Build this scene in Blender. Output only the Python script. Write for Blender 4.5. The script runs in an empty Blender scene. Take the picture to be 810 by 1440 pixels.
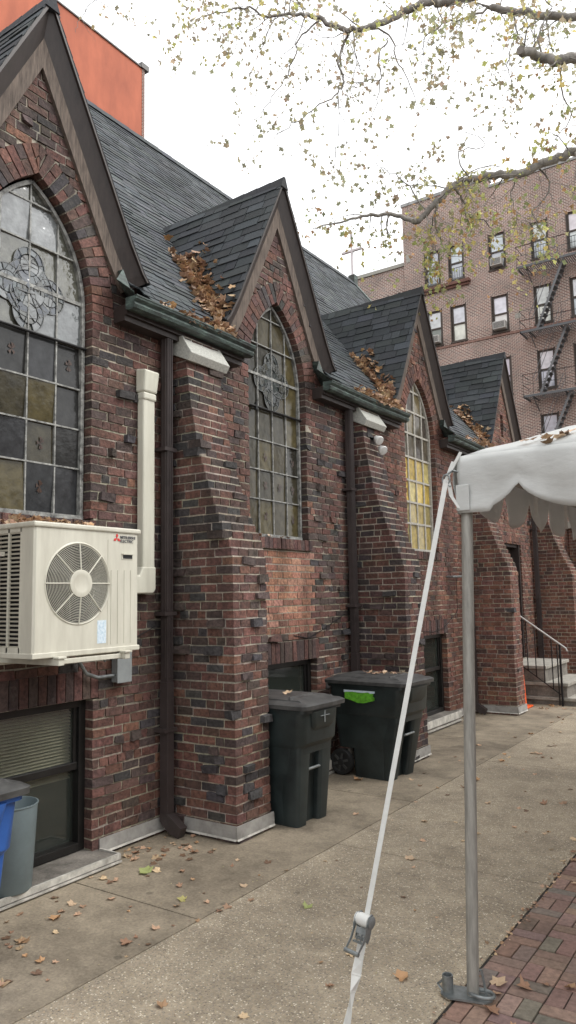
import bpy, math, random
from mathutils import Vector, Matrix, noise
PI = math.pi
R = math.radians
scene = bpy.context.scene
COL = scene.collection
V3 = Vector

# ------------------------------------------------------------------ mesh builder
class MB:
    def __init__(s):
        s.v = []; s.f = []; s.c = []; s.mi = []
        s.col = (0.5, 0.5, 0.5); s.m = 0
    def face(s, pts, col=None):
        b = len(s.v); s.v.extend(tuple(p) for p in pts)
        s.f.append(tuple(range(b, b + len(pts)))); s.c.append(col or s.col); s.mi.append(s.m)
    def idx(s, verts, faces, col=None):
        b = len(s.v); s.v.extend(tuple(p) for p in verts)
        for f in faces:
            s.f.append(tuple(b + i for i in f)); s.c.append(col or s.col); s.mi.append(s.m)
    def hexa(s, p, col=None, skip=()):
        F = [(0, 3, 2, 1), (4, 5, 6, 7), (0, 1, 5, 4), (1, 2, 6, 5), (2, 3, 7, 6), (3, 0, 4, 7)]
        s.idx(p, [f for i, f in enumerate(F) if i not in skip], col)
    def box(s, x0, x1, y0, y1, z0, z1, col=None):
        s.hexa([(x0, y0, z0), (x1, y0, z0), (x1, y1, z0), (x0, y1, z0), (x0, y0, z1), (x1, y0, z1), (x1, y1, z1), (x0, y1, z1)], col)
    def bar(s, a, b, w, h, up=(0, 0, 1), col=None):
        a = V3(a); b = V3(b); d = (b - a).normalized(); up = V3(up)
        sd = d.cross(up)
        if sd.length < 1e-4: sd = d.cross(V3((1, 0, 0)))
        sd.normalize(); u = sd.cross(d).normalized()
        sd *= w / 2; u *= h / 2
        s.hexa([a - sd - u, a + sd - u, b + sd - u, b - sd - u, a - sd + u, a + sd + u, b + sd + u, b - sd + u], col)
    def tube(s, pts, r, n=10, cap=True, col=None):
        pts = [V3(p) for p in pts]; k = len(pts)
        rs = r if isinstance(r, (list, tuple)) else [r] * k
        verts = []; prev = None
        for i, p in enumerate(pts):
            d = (pts[min(i + 1, k - 1)] - pts[max(i - 1, 0)])
            if d.length < 1e-9: d = V3((0, 0, 1))
            d.normalize()
            if prev is None:
                a = d.orthogonal().normalized()
            else:
                a = prev - d * prev.dot(d)
                a = a.normalized() if a.length > 1e-6 else d.orthogonal().normalized()
            prev = a; b = d.cross(a)
            for j in range(n):
                t = 2 * PI * j / n
                verts.append(p + (a * math.cos(t) + b * math.sin(t)) * rs[i])
        faces = []
        for i in range(k - 1):
            for j in range(n):
                j2 = (j + 1) % n
                faces.append((i * n + j, i * n + j2, (i + 1) * n + j2, (i + 1) * n + j))
        if cap:
            faces.append(tuple(reversed(range(n)))); faces.append(tuple(range((k - 1) * n, k * n)))
        s.idx(verts, faces, col)
    def lathe(s, o, axis, prof, n=24, col=None):
        """prof: list of (radius, distance along axis)"""
        o = V3(o); ax = V3(axis).normalized(); a = ax.orthogonal().normalized(); b = ax.cross(a)
        verts = []
        for (r, h) in prof:
            for j in range(n):
                t = 2 * PI * j / n
                verts.append(o + ax * h + (a * math.cos(t) + b * math.sin(t)) * r)
        faces = []
        for i in range(len(prof) - 1):
            for j in range(n):
                j2 = (j + 1) % n
                faces.append((i * n + j, i * n + j2, (i + 1) * n + j2, (i + 1) * n + j))
        s.idx(verts, faces, col)
    def prism(s, poly, e0, e1, fn, col=None):
        """poly 2-D, extruded from e0 to e1; fn(a,b,e)->point"""
        n = len(poly)
        v = [fn(a, b, e0) for a, b in poly] + [fn(a, b, e1) for a, b in poly]
        f = [tuple(range(n)), tuple(range(2 * n - 1, n - 1, -1))]
        for i in range(n):
            j = (i + 1) % n
            f.append((i, i + n, j + n, j))
        s.idx(v, f, col)
    def build(s, name, mat, parent=None, smooth=None, bevel=None, kind=None, solid=None, fixn=True):
        me = bpy.data.meshes.new(name)
        me.from_pydata(s.v, [], s.f)
        mats = mat if isinstance(mat, (list, tuple)) else [mat]
        for m in mats: me.materials.append(m)
        if len(mats) > 1:
            me.polygons.foreach_set('material_index', s.mi)
        at = me.attributes.new('bcol', 'FLOAT_COLOR', 'FACE')
        buf = []
        for c in s.c: buf.extend((c[0], c[1], c[2], 1.0))
        at.data.foreach_set('color', buf)
        me.update()
        if smooth is not None:
            me.polygons.foreach_set('use_smooth', [True] * len(me.polygons))
            me.set_sharp_from_angle(angle=R(smooth))
        o = bpy.data.objects.new(name, me); COL.objects.link(o)
        if solid:
            md = o.modifiers.new('solid', 'SOLIDIFY'); md.thickness = solid
        if bevel:
            md = o.modifiers.new('bevel', 'BEVEL'); md.width = bevel; md.segments = 2; md.limit_method = 'ANGLE'; md.angle_limit = R(40)
        if parent: o.parent = parent
        if kind: o['kind'] = kind
        return o

def tag(o, label=None, cat=None, group=None, kind=None):
    if label: o['label'] = label
    if cat: o['category'] = cat
    if group: o['group'] = group
    if kind: o['kind'] = kind
    return o
def empty(name, loc=(0, 0, 0), rz=0, parent=None):
    o = bpy.data.objects.new(name, None); COL.objects.link(o)
    o.location = loc; o.rotation_euler = (0, 0, rz); o.empty_display_size = .1
    if parent: o.parent = parent
    return o
def relocate(o, loc):
    """move the mesh origin of a one-mesh thing to loc without moving the mesh"""
    o.data.transform(Matrix.Translation(-V3(loc))); o.location = loc
    return o

# ------------------------------------------------------------------ materials
def newmat(name):
    m = bpy.data.materials.new(name); m.use_nodes = True
    nt = m.node_tree; b = nt.nodes['Principled BSDF']
    return m, nt, b
def noise_node(nt, scale, detail=4, rough=.6, coord='Object', vec=None, stretch=None):
    n = nt.nodes.new('ShaderNodeTexNoise'); n.inputs['Scale'].default_value = scale
    n.inputs['Detail'].default_value = detail; n.inputs['Roughness'].default_value = rough
    if vec is None:
        tc = nt.nodes.new('ShaderNodeTexCoord'); vec = tc.outputs[coord]
    if stretch:
        mp = nt.nodes.new('ShaderNodeMapping'); mp.inputs['Scale'].default_value = stretch
        nt.links.new(vec, mp.inputs['Vector']); vec = mp.outputs['Vector']
    nt.links.new(vec, n.inputs['Vector'])
    return n
def ramp(nt, src, stops):
    r = nt.nodes.new('ShaderNodeValToRGB'); nt.links.new(src, r.inputs['Fac'])
    e = r.color_ramp.elements
    while len(e) < len(stops): e.new(0.5)
    for i, (p, c) in enumerate(stops):
        e[i].position = p; e[i].color = (c[0], c[1], c[2], 1) if not isinstance(c, (int, float)) else (c, c, c, 1)
    return r
def mix(nt, fac, a, b, mode='MIX'):
    m = nt.nodes.new('ShaderNodeMix'); m.data_type = 'RGBA'; m.blend_type = mode
    def put(sock, v):
        if hasattr(v, 'is_output'): nt.links.new(v, sock)
        elif isinstance(v, (int, float)): sock.default_value = v
        else: sock.default_value = (v[0], v[1], v[2], 1)
    put(m.inputs[0], fac); put(m.inputs[6], a); put(m.inputs[7], b)
    return m.outputs[2]
def bump(nt, b, h, strength=.3, dist=.01):
    n = nt.nodes.new('ShaderNodeBump'); n.inputs['Strength'].default_value = strength; n.inputs['Distance'].default_value = dist
    nt.links.new(h, n.inputs['Height']); nt.links.new(n.outputs['Normal'], b.inputs['Normal'])
    return n

def attr_mat(name, rough=.85, nscale=25, namp=.35, bstr=.5, bdist=.004, big=1.3, spec=.5, bigamp=.3, streak=0):
    """face colour x fine and large noise"""
    m, nt, b = newmat(name)
    a = nt.nodes.new('ShaderNodeAttribute'); a.attribute_name = 'bcol'
    n = noise_node(nt, nscale, 5, .65)
    r1 = ramp(nt, n.outputs['Fac'], [(.3, 1 - namp), (.7, 1 + namp)])
    n2 = noise_node(nt, big, 4, .6)
    r2 = ramp(nt, n2.outputs['Fac'], [(.3, 1 - bigamp), (.7, 1 + bigamp * .6)])
    c = mix(nt, 1, a.outputs['Color'], r1.outputs['Color'], 'MULTIPLY')
    c = mix(nt, 1, c, r2.outputs['Color'], 'MULTIPLY')
    if streak:
        n3 = noise_node(nt, 2.6, 5, .65, stretch=(1, 1, .16)); r3 = ramp(nt, n3.outputs['Fac'], [(.36, 1 - streak), (.60, 1.12)])
        c = mix(nt, 1, c, r3.outputs['Color'], 'MULTIPLY')
        n4 = noise_node(nt, 7, 6, .75); r4 = ramp(nt, n4.outputs['Fac'], [(.60, 0), (.72, .5)])
        c = mix(nt, r4.outputs['Color'], c, (.17, .15, .125))      # lime bloom and dust
    nt.links.new(c, b.inputs['Base Color'])
    b.inputs['Roughness'].default_value = rough; b.inputs['Specular IOR Level'].default_value = spec
    bump(nt, b, n.outputs['Fac'], bstr, bdist)
    return m
def plain(name, col, rough=.6, metal=0, nscale=8, namp=.15, bstr=.1, col2=None, spec=.5, stretch=None, bdist=.003):
    m, nt, b = newmat(name)
    n = noise_node(nt, nscale, 5, .65, stretch=stretch)
    c2 = col2 or tuple(x * (1 - namp) for x in col); c1 = tuple(min(1, x * (1 + namp * .6)) for x in col)
    r = ramp(nt, n.outputs['Fac'], [(.3, c2), (.68, c1)])
    nt.links.new(r.outputs['Color'], b.inputs['Base Color'])
    b.inputs['Roughness'].default_value = rough; b.inputs['Metallic'].default_value = metal
    b.inputs['Specular IOR Level'].default_value = spec
    if bstr: bump(nt, b, n.outputs['Fac'], bstr, bdist)
    return m

M = {}
M['brick'] = attr_mat('church brick', .85, 34, .55, 1.0, .010, big=1.7, bigamp=.3, streak=.38)
M['mortar'] = attr_mat('brick mortar', .95, 40, .35, .8, .006, bigamp=.4, streak=.35)
M['shingle'] = attr_mat('asphalt shingle', .78, 60, .25, .6, .004, big=.8, spec=.45)
M['wood'] = plain('weathered brown board', (.135, .105, .084), .85, 0, 12, .45, .6, stretch=(8, 4, .5), col2=(.048, .036, .029))
M['darkwood'] = plain('dark brown trim and underside shade', (.032, .023, .02), .5, 0, 5, .3, .2, stretch=(6, 6, 1))  # near-black tone also carries the underside shade of the gable crown
M['brownmetal'] = plain('brown painted downpipe', (.05, .038, .036), .5, 0, 5, .3, .15)
# copper patina
m, nt, b = newmat('green patina copper')
n = noise_node(nt, 9, 6, .7, stretch=(1, 1, 3)); r = ramp(nt, n.outputs['Fac'], [(.38, (.024, .028, .026)), (.54, (.052, .074, .066)), (.72, (.13, .185, .16))])
nt.links.new(r.outputs['Color'], b.inputs['Base Color']); b.inputs['Roughness'].default_value = .6
bump(nt, b, n.outputs['Fac'], .3, .003); M['copper'] = m
M['stone'] = plain('pale weathered stone', (.36, .35, .31), .9, 0, 25, .4, .6)
M['capstone'] = plain('light grey capstone', (.42, .42, .38), .9, 0, 60, .3, .6)
M['flash'] = plain('grey flashing metal', (.33, .32, .30), .6, .2, 5, .45, .15, col2=(.16, .15, .14))
M['whitelip'] = plain('flaking white paint', (.52, .5, .45), .7, 0, 9, .5, .3, col2=(.22, .21, .185))
M['steel'] = plain('window steel paint', (.27, .27, .25), .6, .1, 22, .6, .4, col2=(.05, .05, .05))
M['whitebar'] = plain('old white window bar', (.42, .40, .35), .7, 0, 30, .4, .3)
M['lead'] = plain('lead came', (.15, .155, .155), .6, .1, 30, .3, .2)
M['black'] = plain('black iron', (.012, .012, .013), .45, .3, 10, .3, .2)
M['bronze'] = plain('dark window aluminium', (.022, .021, .02), .35, .3, 6, .3, .05)
M['dark'] = plain('interior shade', (.012, .011, .01), .9, 0, 3, .2, 0)
M['rubber'] = plain('black rubber', (.015, .015, .015), .7, 0, 30, .3, .2)
M['acshell'] = plain('cream enamel', (.56, .545, .46), .45, 0, 5, .12, .02, stretch=(2, 2, .35), col2=(.46, .44, .365))
M['accap'] = plain('cream plastic cover', (.57, .56, .47), .5, 0, 5, .1, .02, stretch=(2, 2, .3), col2=(.47, .455, .375))
M['acdark'] = plain('dark coil and recess shade', (.010, .010, .011), .6, .2, 60, .4, .3)
M['greybox'] = plain('grey enamel', (.27, .29, .29), .5, 0, 12, .15, .05)
M['binplastic'] = plain('dark green black plastic', (.021, .029, .029), .42, 0, 5, .5, .15, col2=(.012, .016, .016))
M['lidplastic'] = plain('faded black lid plastic', (.06, .06, .058), .5, 0, 9, .5, .3, col2=(.028, .028, .028))
M['blueplastic'] = plain('blue plastic', (.025, .10, .36), .45, 0, 3, .15, .05)
M['greyplastic'] = plain('grey plastic', (.15, .19, .20), .45, 0, 5, .18, .05)
M['galv'] = plain('galvanised steel', (.25, .27, .27), .4, .6, 22, .35, .15)
M['polepaint'] = plain('weathered aluminium pole', (.30, .29, .26), .55, .15, 5, .35, .1, stretch=(10, 10, 1.2))
M['strap'] = plain('white webbing', (.6, .6, .57), .75, 0, 30, .08, .3)
M['vinyl'] = None
M['orange'] = plain('orange plastic', (.85, .12, .02), .5, 0, 8, .1, .05)
M['red'] = plain('red emblem', (.6, .02, .02), .4, 0, 8, .05, 0)
M['inkgrey'] = plain('grey lettering', (.10, .10, .11), .5, 0, 8, .05, 0)
M['labelwhite'] = plain('white sticker', (.62, .68, .72), .5, 0, 60, .25, 0, col2=(.38, .52, .62))
M['green'] = plain('bright green sticker', (.13, .42, .03), .5, 0, 40, .5, 0)
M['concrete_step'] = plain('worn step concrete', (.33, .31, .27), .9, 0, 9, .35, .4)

# vinyl with slight translucency
m, nt, b = newmat('white tent vinyl')
n = noise_node(nt, 5, 5, .6); r = ramp(nt, n.outputs['Fac'], [(.3, (.62, .63, .61)), (.66, (.72, .73, .71)), (.8, (.60, .59, .55))])
nt.links.new(r.outputs['Color'], b.inputs['Base Color']); b.inputs['Roughness'].default_value = .45
tr = nt.nodes.new('ShaderNodeBsdfTranslucent'); nt.links.new(r.outputs['Color'], tr.inputs['Color'])
mx = nt.nodes.new('ShaderNodeMixShader'); mx.inputs[0].default_value = .30
out = nt.nodes['Material Output']
nt.links.new(b.outputs[0], mx.inputs[1]); nt.links.new(tr.outputs[0], mx.inputs[2]); nt.links.new(mx.outputs[0], out.inputs['Surface'])
n2 = noise_node(nt, 6, 5, .6, stretch=(1, 1, 2.5)); bump(nt, b, n2.outputs['Fac'], .3, .02)
M['vinyl'] = m

# leaf materials
def leafmat(name, transl=.3):
    m, nt, b = newmat(name)
    a = nt.nodes.new('ShaderNodeAttribute'); a.attribute_name = 'bcol'
    n = noise_node(nt, 60, 3, .6); r = ramp(nt, n.outputs['Fac'], [(.3, .75), (.7, 1.2)])
    c = mix(nt, 1, a.outputs['Color'], r.outputs['Color'], 'MULTIPLY')
    nt.links.new(c, b.inputs['Base Color']); b.inputs['Roughness'].default_value = .65
    tr = nt.nodes.new('ShaderNodeBsdfTranslucent'); nt.links.new(c, tr.inputs['Color'])
    mx = nt.nodes.new('ShaderNodeMixShader'); mx.inputs[0].default_value = transl
    nt.links.new(b.outputs[0], mx.inputs[1]); nt.links.new(tr.outputs[0], mx.inputs[2]); nt.links.new(mx.outputs[0], nt.nodes['Material Output'].inputs['Surface'])
    return m
M['leaf'] = leafmat('tree leaf', .65)
M['dryleaf'] = leafmat('dry leaf', .12)
M['bark'] = plain('plane tree bark', (.27, .25, .225), .85, 0, 7, .4, .6, col2=(.12, .11, .098))

# stained / leaded glass : dark, glossy, wavy
m, nt, b = newmat('leaded glass')
a = nt.nodes.new('ShaderNodeAttribute'); a.attribute_name = 'bcol'
n = noise_node(nt, 14, 4, .6); r = ramp(nt, n.outputs['Fac'], [(.3, .6), (.7, 1.3)])
c = mix(nt, 1, a.outputs['Color'], r.outputs['Color'], 'MULTIPLY')
nt.links.new(c, b.inputs['Base Color']); b.inputs['Roughness'].default_value = .09
b.inputs['Specular IOR Level'].default_value = .3
b.inputs['Roughness'].default_value = .16
n2 = noise_node(nt, 11, 3, .5); bump(nt, b, n2.outputs['Fac'], .12, .02)
M['glass'] = m
m2 = m.copy(); m2.name = 'leaded glass with boosted sky reflection'; M['glass_sky'] = m2  # same leaded glass, reflectance boosted to stand in for a brighter sky
b2_ = m2.node_tree.nodes['Principled BSDF']; b2_.inputs['IOR'].default_value = 1.7; b2_.inputs['Specular IOR Level'].default_value = .6
for nd in m2.node_tree.nodes:
    if nd.type == 'BUMP': nd.inputs['Strength'].default_value = .6
    if nd.type == 'TEX_NOISE' and abs(nd.inputs['Scale'].default_value - 11) < .1: nd.inputs['Scale'].default_value = 8
b2_.inputs['Roughness'].default_value = .05; b2_.inputs['Roughness'].default_value = .05
# shiny protective pane in front of blinds
m, nt, b = newmat('basement window glass')
b.inputs['Base Color'].default_value = (.06, .07, .06, 1); b.inputs['Roughness'].default_value = .06; b.inputs['IOR'].default_value = 1.8
b.inputs['Alpha'].default_value = .32; b.inputs['Specular IOR Level'].default_value = .8
n2 = noise_node(nt, 2.5, 2, .5); bump(nt, b, n2.outputs['Fac'], .05, .02)
M['bglass'] = m
M['blind'] = plain('cream blind', (.62, .60, .42), .6, 0, 4, .2, .05)
# apartment window glass: pale colours hold painted sky reflection and light curtains
m, nt, b = newmat('apartment window glass')
a = nt.nodes.new('ShaderNodeAttribute'); a.attribute_name = 'bcol'
n = noise_node(nt, 1.2, 3, .6); r = ramp(nt, n.outputs['Fac'], [(.35, .75), (.65, 1.2)])
c = mix(nt, 1, a.outputs['Color'], r.outputs['Color'], 'MULTIPLY')
nt.links.new(c, b.inputs['Base Color']); b.inputs['Roughness'].default_value = .12; b.inputs['Specular IOR Level'].default_value = 1.0
M['aptglass'] = m

# apartment brick
def brickmat(name, c1, c2, mort, bias=0.0, swap=False, size=(.2, .067), mo=.012, rough=.9):
    m, nt, b = newmat(name)
    tc = nt.nodes.new('ShaderNodeTexCoord'); sp = nt.nodes.new('ShaderNodeSeparateXYZ'); cb = nt.nodes.new('ShaderNodeCombineXYZ')
    nt.links.new(tc.outputs['Object'], sp.inputs[0])
    nt.links.new(sp.outputs['Y' if swap else 'X'], cb.inputs['X']); nt.links.new(sp.outputs['Z'], cb.inputs['Y'])
    bt = nt.nodes.new('ShaderNodeTexBrick'); nt.links.new(cb.outputs[0], bt.inputs['Vector'])
    bt.inputs['Scale'].default_value = 1; bt.inputs['Brick Width'].default_value = size[0]; bt.inputs['Row Height'].default_value = size[1]
    bt.inputs['Mortar Size'].default_value = mo; bt.inputs['Bias'].default_value = bias; bt.inputs['Mortar Smooth'].default_value = .2
    bt.inputs['Color1'].default_value = (*c1, 1); bt.inputs['Color2'].default_value = (*c2, 1); bt.inputs['Mortar'].default_value = (*mort, 1)
    n = noise_node(nt, .5, 5, .6); r = ramp(nt, n.outputs['Fac'], [(.3, .72), (.7, 1.2)])
    c = mix(nt, 1, bt.outputs['Color'], r.outputs['Color'], 'MULTIPLY')
    nt.links.new(c, b.inputs['Base Color']); b.inputs['Roughness'].default_value = rough
    bump(nt, b, bt.outputs['Fac'], -.3, .01)
    return m
M['aptbrick'] = brickmat('apartment mixed brick', (.27, .145, .115), (.125, .085, .075), (.55, .47, .41), 0, size=(.20, .07), mo=.013)
M['aptbrick2'] = brickmat('apartment wing brick', (.26, .135, .105), (.10, .07, .065), (.58, .5, .44), 0, size=(.215, .075), mo=.014)
M['sidebrick'] = brickmat('side wall brick', (.22, .09, .07), (.12, .06, .05), (.35, .3, .26), 0, swap=True)
M['stucco'] = plain('orange red stucco', (.44, .135, .075), .9, 0, .9, .2, .3, col2=(.29, .09, .055), stretch=(1, 1, .35))

# smooth concrete strip by the wall
def concrete(name, base, dark, speck=None, sscale=90, stain=1.1):
    m, nt, b = newmat(name)
    n = noise_node(nt, stain, 9, .72); r = ramp(nt, n.outputs['Fac'], [(.36, dark), (.56, base), (.75, tuple(min(1, q * 1.12) for q in base))])
    c = r.outputs['Color']
    n2 = noise_node(nt, 55, 4, .7); r2 = ramp(nt, n2.outputs['Fac'], [(.3, .72), (.7, 1.22)])
    c = mix(nt, 1, c, r2.outputs['Color'], 'MULTIPLY')
    n4 = noise_node(nt, 6, 5, .7); r4 = ramp(nt, n4.outputs['Fac'], [(.3, .78), (.7, 1.15)])
    c = mix(nt, 1, c, r4.outputs['Color'], 'MULTIPLY')
    tcg = nt.nodes.new('ShaderNodeTexCoord'); vg = nt.nodes.new('ShaderNodeTexVoronoi'); vg.inputs['Scale'].default_value = 3.2; nt.links.new(tcg.outputs['Object'], vg.inputs['Vector'])
    rg = ramp(nt, vg.outputs['Distance'], [(.05, .62), (.085, 1)])          # trodden gum spots
    c = mix(nt, 1, c, rg.outputs['Color'], 'MULTIPLY')
    if speck:
        tc = nt.nodes.new('ShaderNodeTexCoord')
        vo = nt.nodes.new('ShaderNodeTexVoronoi'); vo.inputs['Scale'].default_value = sscale; nt.links.new(tc.outputs['Object'], vo.inputs['Vector'])
        sp = nt.nodes.new('ShaderNodeSeparateColor'); nt.links.new(vo.outputs['Color'], sp.inputs[0])
        rr = ramp(nt, sp.outputs[0], [(0, (.08, .07, .06)), (.25, (.22, .19, .155)), (.6, (.30, .265, .215)), (.84, (.42, .37, .29)), (.93, (.85, .77, .62))])
        rd = ramp(nt, vo.outputs['Distance'], [(.30, 1), (.5, 0)])
        mx_ = nt.nodes.new('ShaderNodeMath'); mx_.operation = 'MULTIPLY'; nt.links.new(rd.outputs['Color'], mx_.inputs[0]); mx_.inputs[1].default_value = .75
        c = mix(nt, mx_.outputs[0], c, rr.outputs['Color'])
        bump(nt, b, rd.outputs['Color'], .5, .003)
    else:
        bump(nt, b, n2.outputs['Fac'], .35, .003)
    nt.links.new(c, b.inputs['Base Color']); b.inputs['Roughness'].default_value = .88
    return m
M['aggregate'] = concrete('exposed aggregate concrete', (.40, .332, .238), (.25, .203, .143), True, 100)
M['smoothconc'] = concrete('smooth grey concrete', (.315, .262, .19), (.155, .126, .09))
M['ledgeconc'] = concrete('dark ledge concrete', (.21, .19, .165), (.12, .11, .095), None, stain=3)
M['ground'] = plain('dark joint soil', (.035, .03, .025), .95, 0, 30, .4, .3)
M['far'] = plain('far asphalt', (.09, .085, .08), .9, 0, 3, .2, .2)
M['paver'] = attr_mat('clay paver', .85, 35, .3, .7, .004, big=2, bigamp=.25)

# ------------------------------------------------------------------ dimensions
WX = -4.12                         # church wall plane
GC = [3.07, 5.92, 9.28, 12.78]     # gable centres along the wall
CH = .0665                         # brick course
PZ = 5.95                          # gable peak height
SL = 1.93                          # gable slope
A_ = .49; ZS = 3.85; HA = .83      # lancet half width, spring height, rise
RA = (A_ * A_ + HA * HA) / (2 * A_); CA = RA - A_
def lancet_hw(z, grow=0.0):
    if z <= ZS: return A_ + grow if grow == 0 else A_
    d = (RA + grow) ** 2 - (z - ZS) ** 2
    if d <= 0: return -1
    return math.sqrt(d) - CA
def rake_d(z):
    """half width of the gable roof at height z"""
    if z > 4.45: return (PZ - z) / SL
    return (PZ - 4.45) / SL + (4.45 - z) * .62
def rake_z(d):
    d1 = (PZ - 4.45) / SL
    if d < d1: return PZ - SL * d
    return 4.45 - (d - d1) / .62

rnd = random.Random(7)
def vary(c, a=.18, r=None):
    r = r or rnd
    k = 1 + r.uniform(-a, a)
    return (c[0] * k, c[1] * k * (1 + r.uniform(-.06, .06)), c[2] * k * (1 + r.uniform(-.08, .08)))
CLK = [((.124, .058, .045), 29), ((.098, .053, .043), 32), ((.068, .047, .041), 23), ((.052, .046, .045), 11), ((.158, .075, .054), 9)]
RED = [((.168, .074, .052), 40), ((.138, .064, .048), 35), ((.090, .052, .042), 16), ((.20, .094, .064), 12)]
ORG = [((.31, .145, .095), 40), ((.26, .12, .082), 30), ((.36, .19, .13), 20), ((.17, .085, .06), 7)]
def pick(pal, r=None):
    r = r or rnd
    t = r.uniform(0, sum(w for _, w in pal))
    for c, w in pal:
        t -= w
        if t <= 0: return vary(c, .2, r)
    return pal[0][0]
MORT = (.36, .322, .258)

def brick(mb, P, u0, u1, z0, z1, n0, n1, col, j=.0016, r=None):
    """P(u,z,n)->point"""
    r = r or rnd
    J = lambda: r.uniform(-j, j)
    mb.hexa([P(u0 + J(), z0 + J(), n0), P(u1 + J(), z0 + J(), n0), P(u1 + J(), z0 + J(), n1 + J()), P(u0 + J(), z0 + J(), n1 + J()),
             P(u0 + J(), z1 + J(), n0), P(u1 + J(), z1 + J(), n0), P(u1 + J(), z1 + J(), n1 + J()), P(u0 + J(), z1 + J(), n1 + J())], col, skip=(2,))

def brick_field(mb, mo, P, z0, z1, iv, pal, clk, L=.155, bond=6, phase=0.0, depth=.11):
    k0 = int(round(z0 / CH)); k1 = int(round(z1 / CH))
    for k in range(k0, k1):
        za = k * CH; zb = za + CH - .0115; zc = za + .03
        hdr = (k % bond == 3)
        pitch = (L / 2 + .005 if hdr else L + .01)
        off = phase + (0 if k % 2 else pitch / 2) + (.03 if hdr else 0)
        for (a, b) in iv(zc):
            if b - a < .02: continue
            mc = vary(MORT, .12)
            mo.hexa([P(a + .004, za - .0005, -.2), P(b - .004, za - .0005, -.2), P(b - .004, za - .0005, -.003), P(a + .004, za - .0005, -.003),
                     P(a + .004, za + CH, -.2), P(b - .004, za + CH, -.2), P(b - .004, za + CH, -.003), P(a + .004, za + CH, -.003)], mc, skip=(0, 1, 2))
            i = math.floor((a - off) / pitch) + 1
            cuts = [a]
            while off + i * pitch < b - .045:
                if off + i * pitch > a + .045: cuts.append(off + i * pitch + rnd.uniform(-.004, .004))
                i += 1
            cuts.append(b)
            for s, e in zip(cuts, cuts[1:]):
                if s > a: s += .005
                if e < b: e -= .005
                uc = (s + e) / 2
                c = pick(pal(uc, zc)); n1 = rnd.uniform(-.001, .004); j = .0022
                if rnd.random() < clk(uc, zc):
                    n1 = rnd.uniform(.012, .045); j = .011
                    c = vary(rnd.choice([(.05, .045, .047), (.07, .05, .045), (.11, .055, .045)]), .2)
                    if rnd.random() < .7 and e - s > .12:
                        m_ = s + rnd.uniform(.05, .09)
                        brick(mb, P, m_ + .008, e, za, zb, -depth, rnd.uniform(0, .004), pick(pal(uc, zc)), .003)
                        e = m_
                elif clk(uc, zc) > 0:
                    n1 += rnd.uniform(0, .006); j = .0042
                brick(mb, P, s, e, za, zb, -depth, n1, c, j)

# ================================================================== CHURCH
church = empty('church', (WX, 8, 0))
tag(church, 'dark clinker brick church with steep gables, slate-grey shingle roof and lancet windows', 'church')
def cpart(mb, name, mat, parent=church, **k):
    """part built in world coordinates; parent is an Empty"""
    o = mb.build(name, mat, parent, **k)
    p = parent; off = V3((0, 0, 0))
    while p is not None:
        off += p.location; p = p.parent
    o.data.transform(Matrix.Translation(-off))
    return o
def cempty(name, loc, parent=church):
    off = V3((0, 0, 0)); p = parent
    while p is not None:
        off += p.location; p = p.parent
    return empty(name, V3(loc) - off, 0, parent)

Y0, Y1 = -2.0, 17.2
BW = [(GC[0], .53, .06, 1.07), (GC[1] + .02, .58, .12, 1.12), (GC[2] + .03, .60, .14, 1.2)]      # basement windows: centre, half, z0, z1
LH = .2
DOOR = (12.35, 13.5, .6, 2.62)
def sub(iv, a, b):
    out = []
    for (s, e) in iv:
        if b <= s or a >= e: out.append((s, e)); continue
        if a > s: out.append((s, a))
        if b < e: out.append((b, e))
    return out
def wall_iv(z):
    if z < 4.0: iv = [(Y0, Y1)]
    else:
        iv = []
        for g in GC:
            h = rake_d(z) - .03
            if h > .02: iv.append((g - h, g + h))
    if 4.42 < z < 4.82: iv = sub(iv, GC[3] - .07, GC[3] + .07)
    for g in GC[:3]:
        if z > 2.31:
            h = lancet_hw(z, .21)
            if h > 0: iv = sub(iv, g - h, g + h)
        elif z > 2.2:
            iv = sub(iv, g - .52, g + .52)
    for (c, h, a, b) in BW:
        if a - .06 < z < b: iv = sub(iv, c - h, c + h)
        elif b <= z < b + LH: iv = sub(iv, c - h - .05, c + h + .05)
    if DOOR[2] < z < DOOR[3]: iv = sub(iv, DOOR[0], DOOR[1])
    return iv
def wpal(u, z):
    if 5.40 < u < 6.46 and 1.38 < z < 2.2: return ORG
    if u > 7.9: return RED
    return CLK
def wclk(u, z):
    if 5.40 < u < 6.46 and 1.38 < z < 2.2: return 0
    if z > 4.1: return .012
    return .06 if u < 7.9 else .004
PW = lambda u, z, n: (WX + n, u, z)
mb = MB(); mo = MB()
brick_field(mb, mo, PW, 0, 6.0, wall_iv, wpal, wclk)
# soldier lintels
for (c, h, a, b) in BW:
    n_ = int((2 * h + .1) / .07); w = (2 * h + .1) / n_
    for i in range(n_):
        u = c - h - .05 + i * w
        brick(mb, PW, u + .004, u + w - .005, b + .004, b + LH - .006, -.11, .004 + rnd.uniform(0, .008), pick([((.115, .055, .045), 5), ((.07, .045, .04), 5)]), .002)
    mo.hexa([PW(c - h - .05, b, -.15), PW(c + h + .05, b, -.15), PW(c + h + .05, b, -.009), PW(c - h - .05, b, -.009),
             PW(c - h - .05, b + LH, -.15), PW(c + h + .05, b + LH, -.15), PW(c + h + .05, b + LH, -.009), PW(c - h - .05, b + LH, -.009)], MORT)
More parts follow.
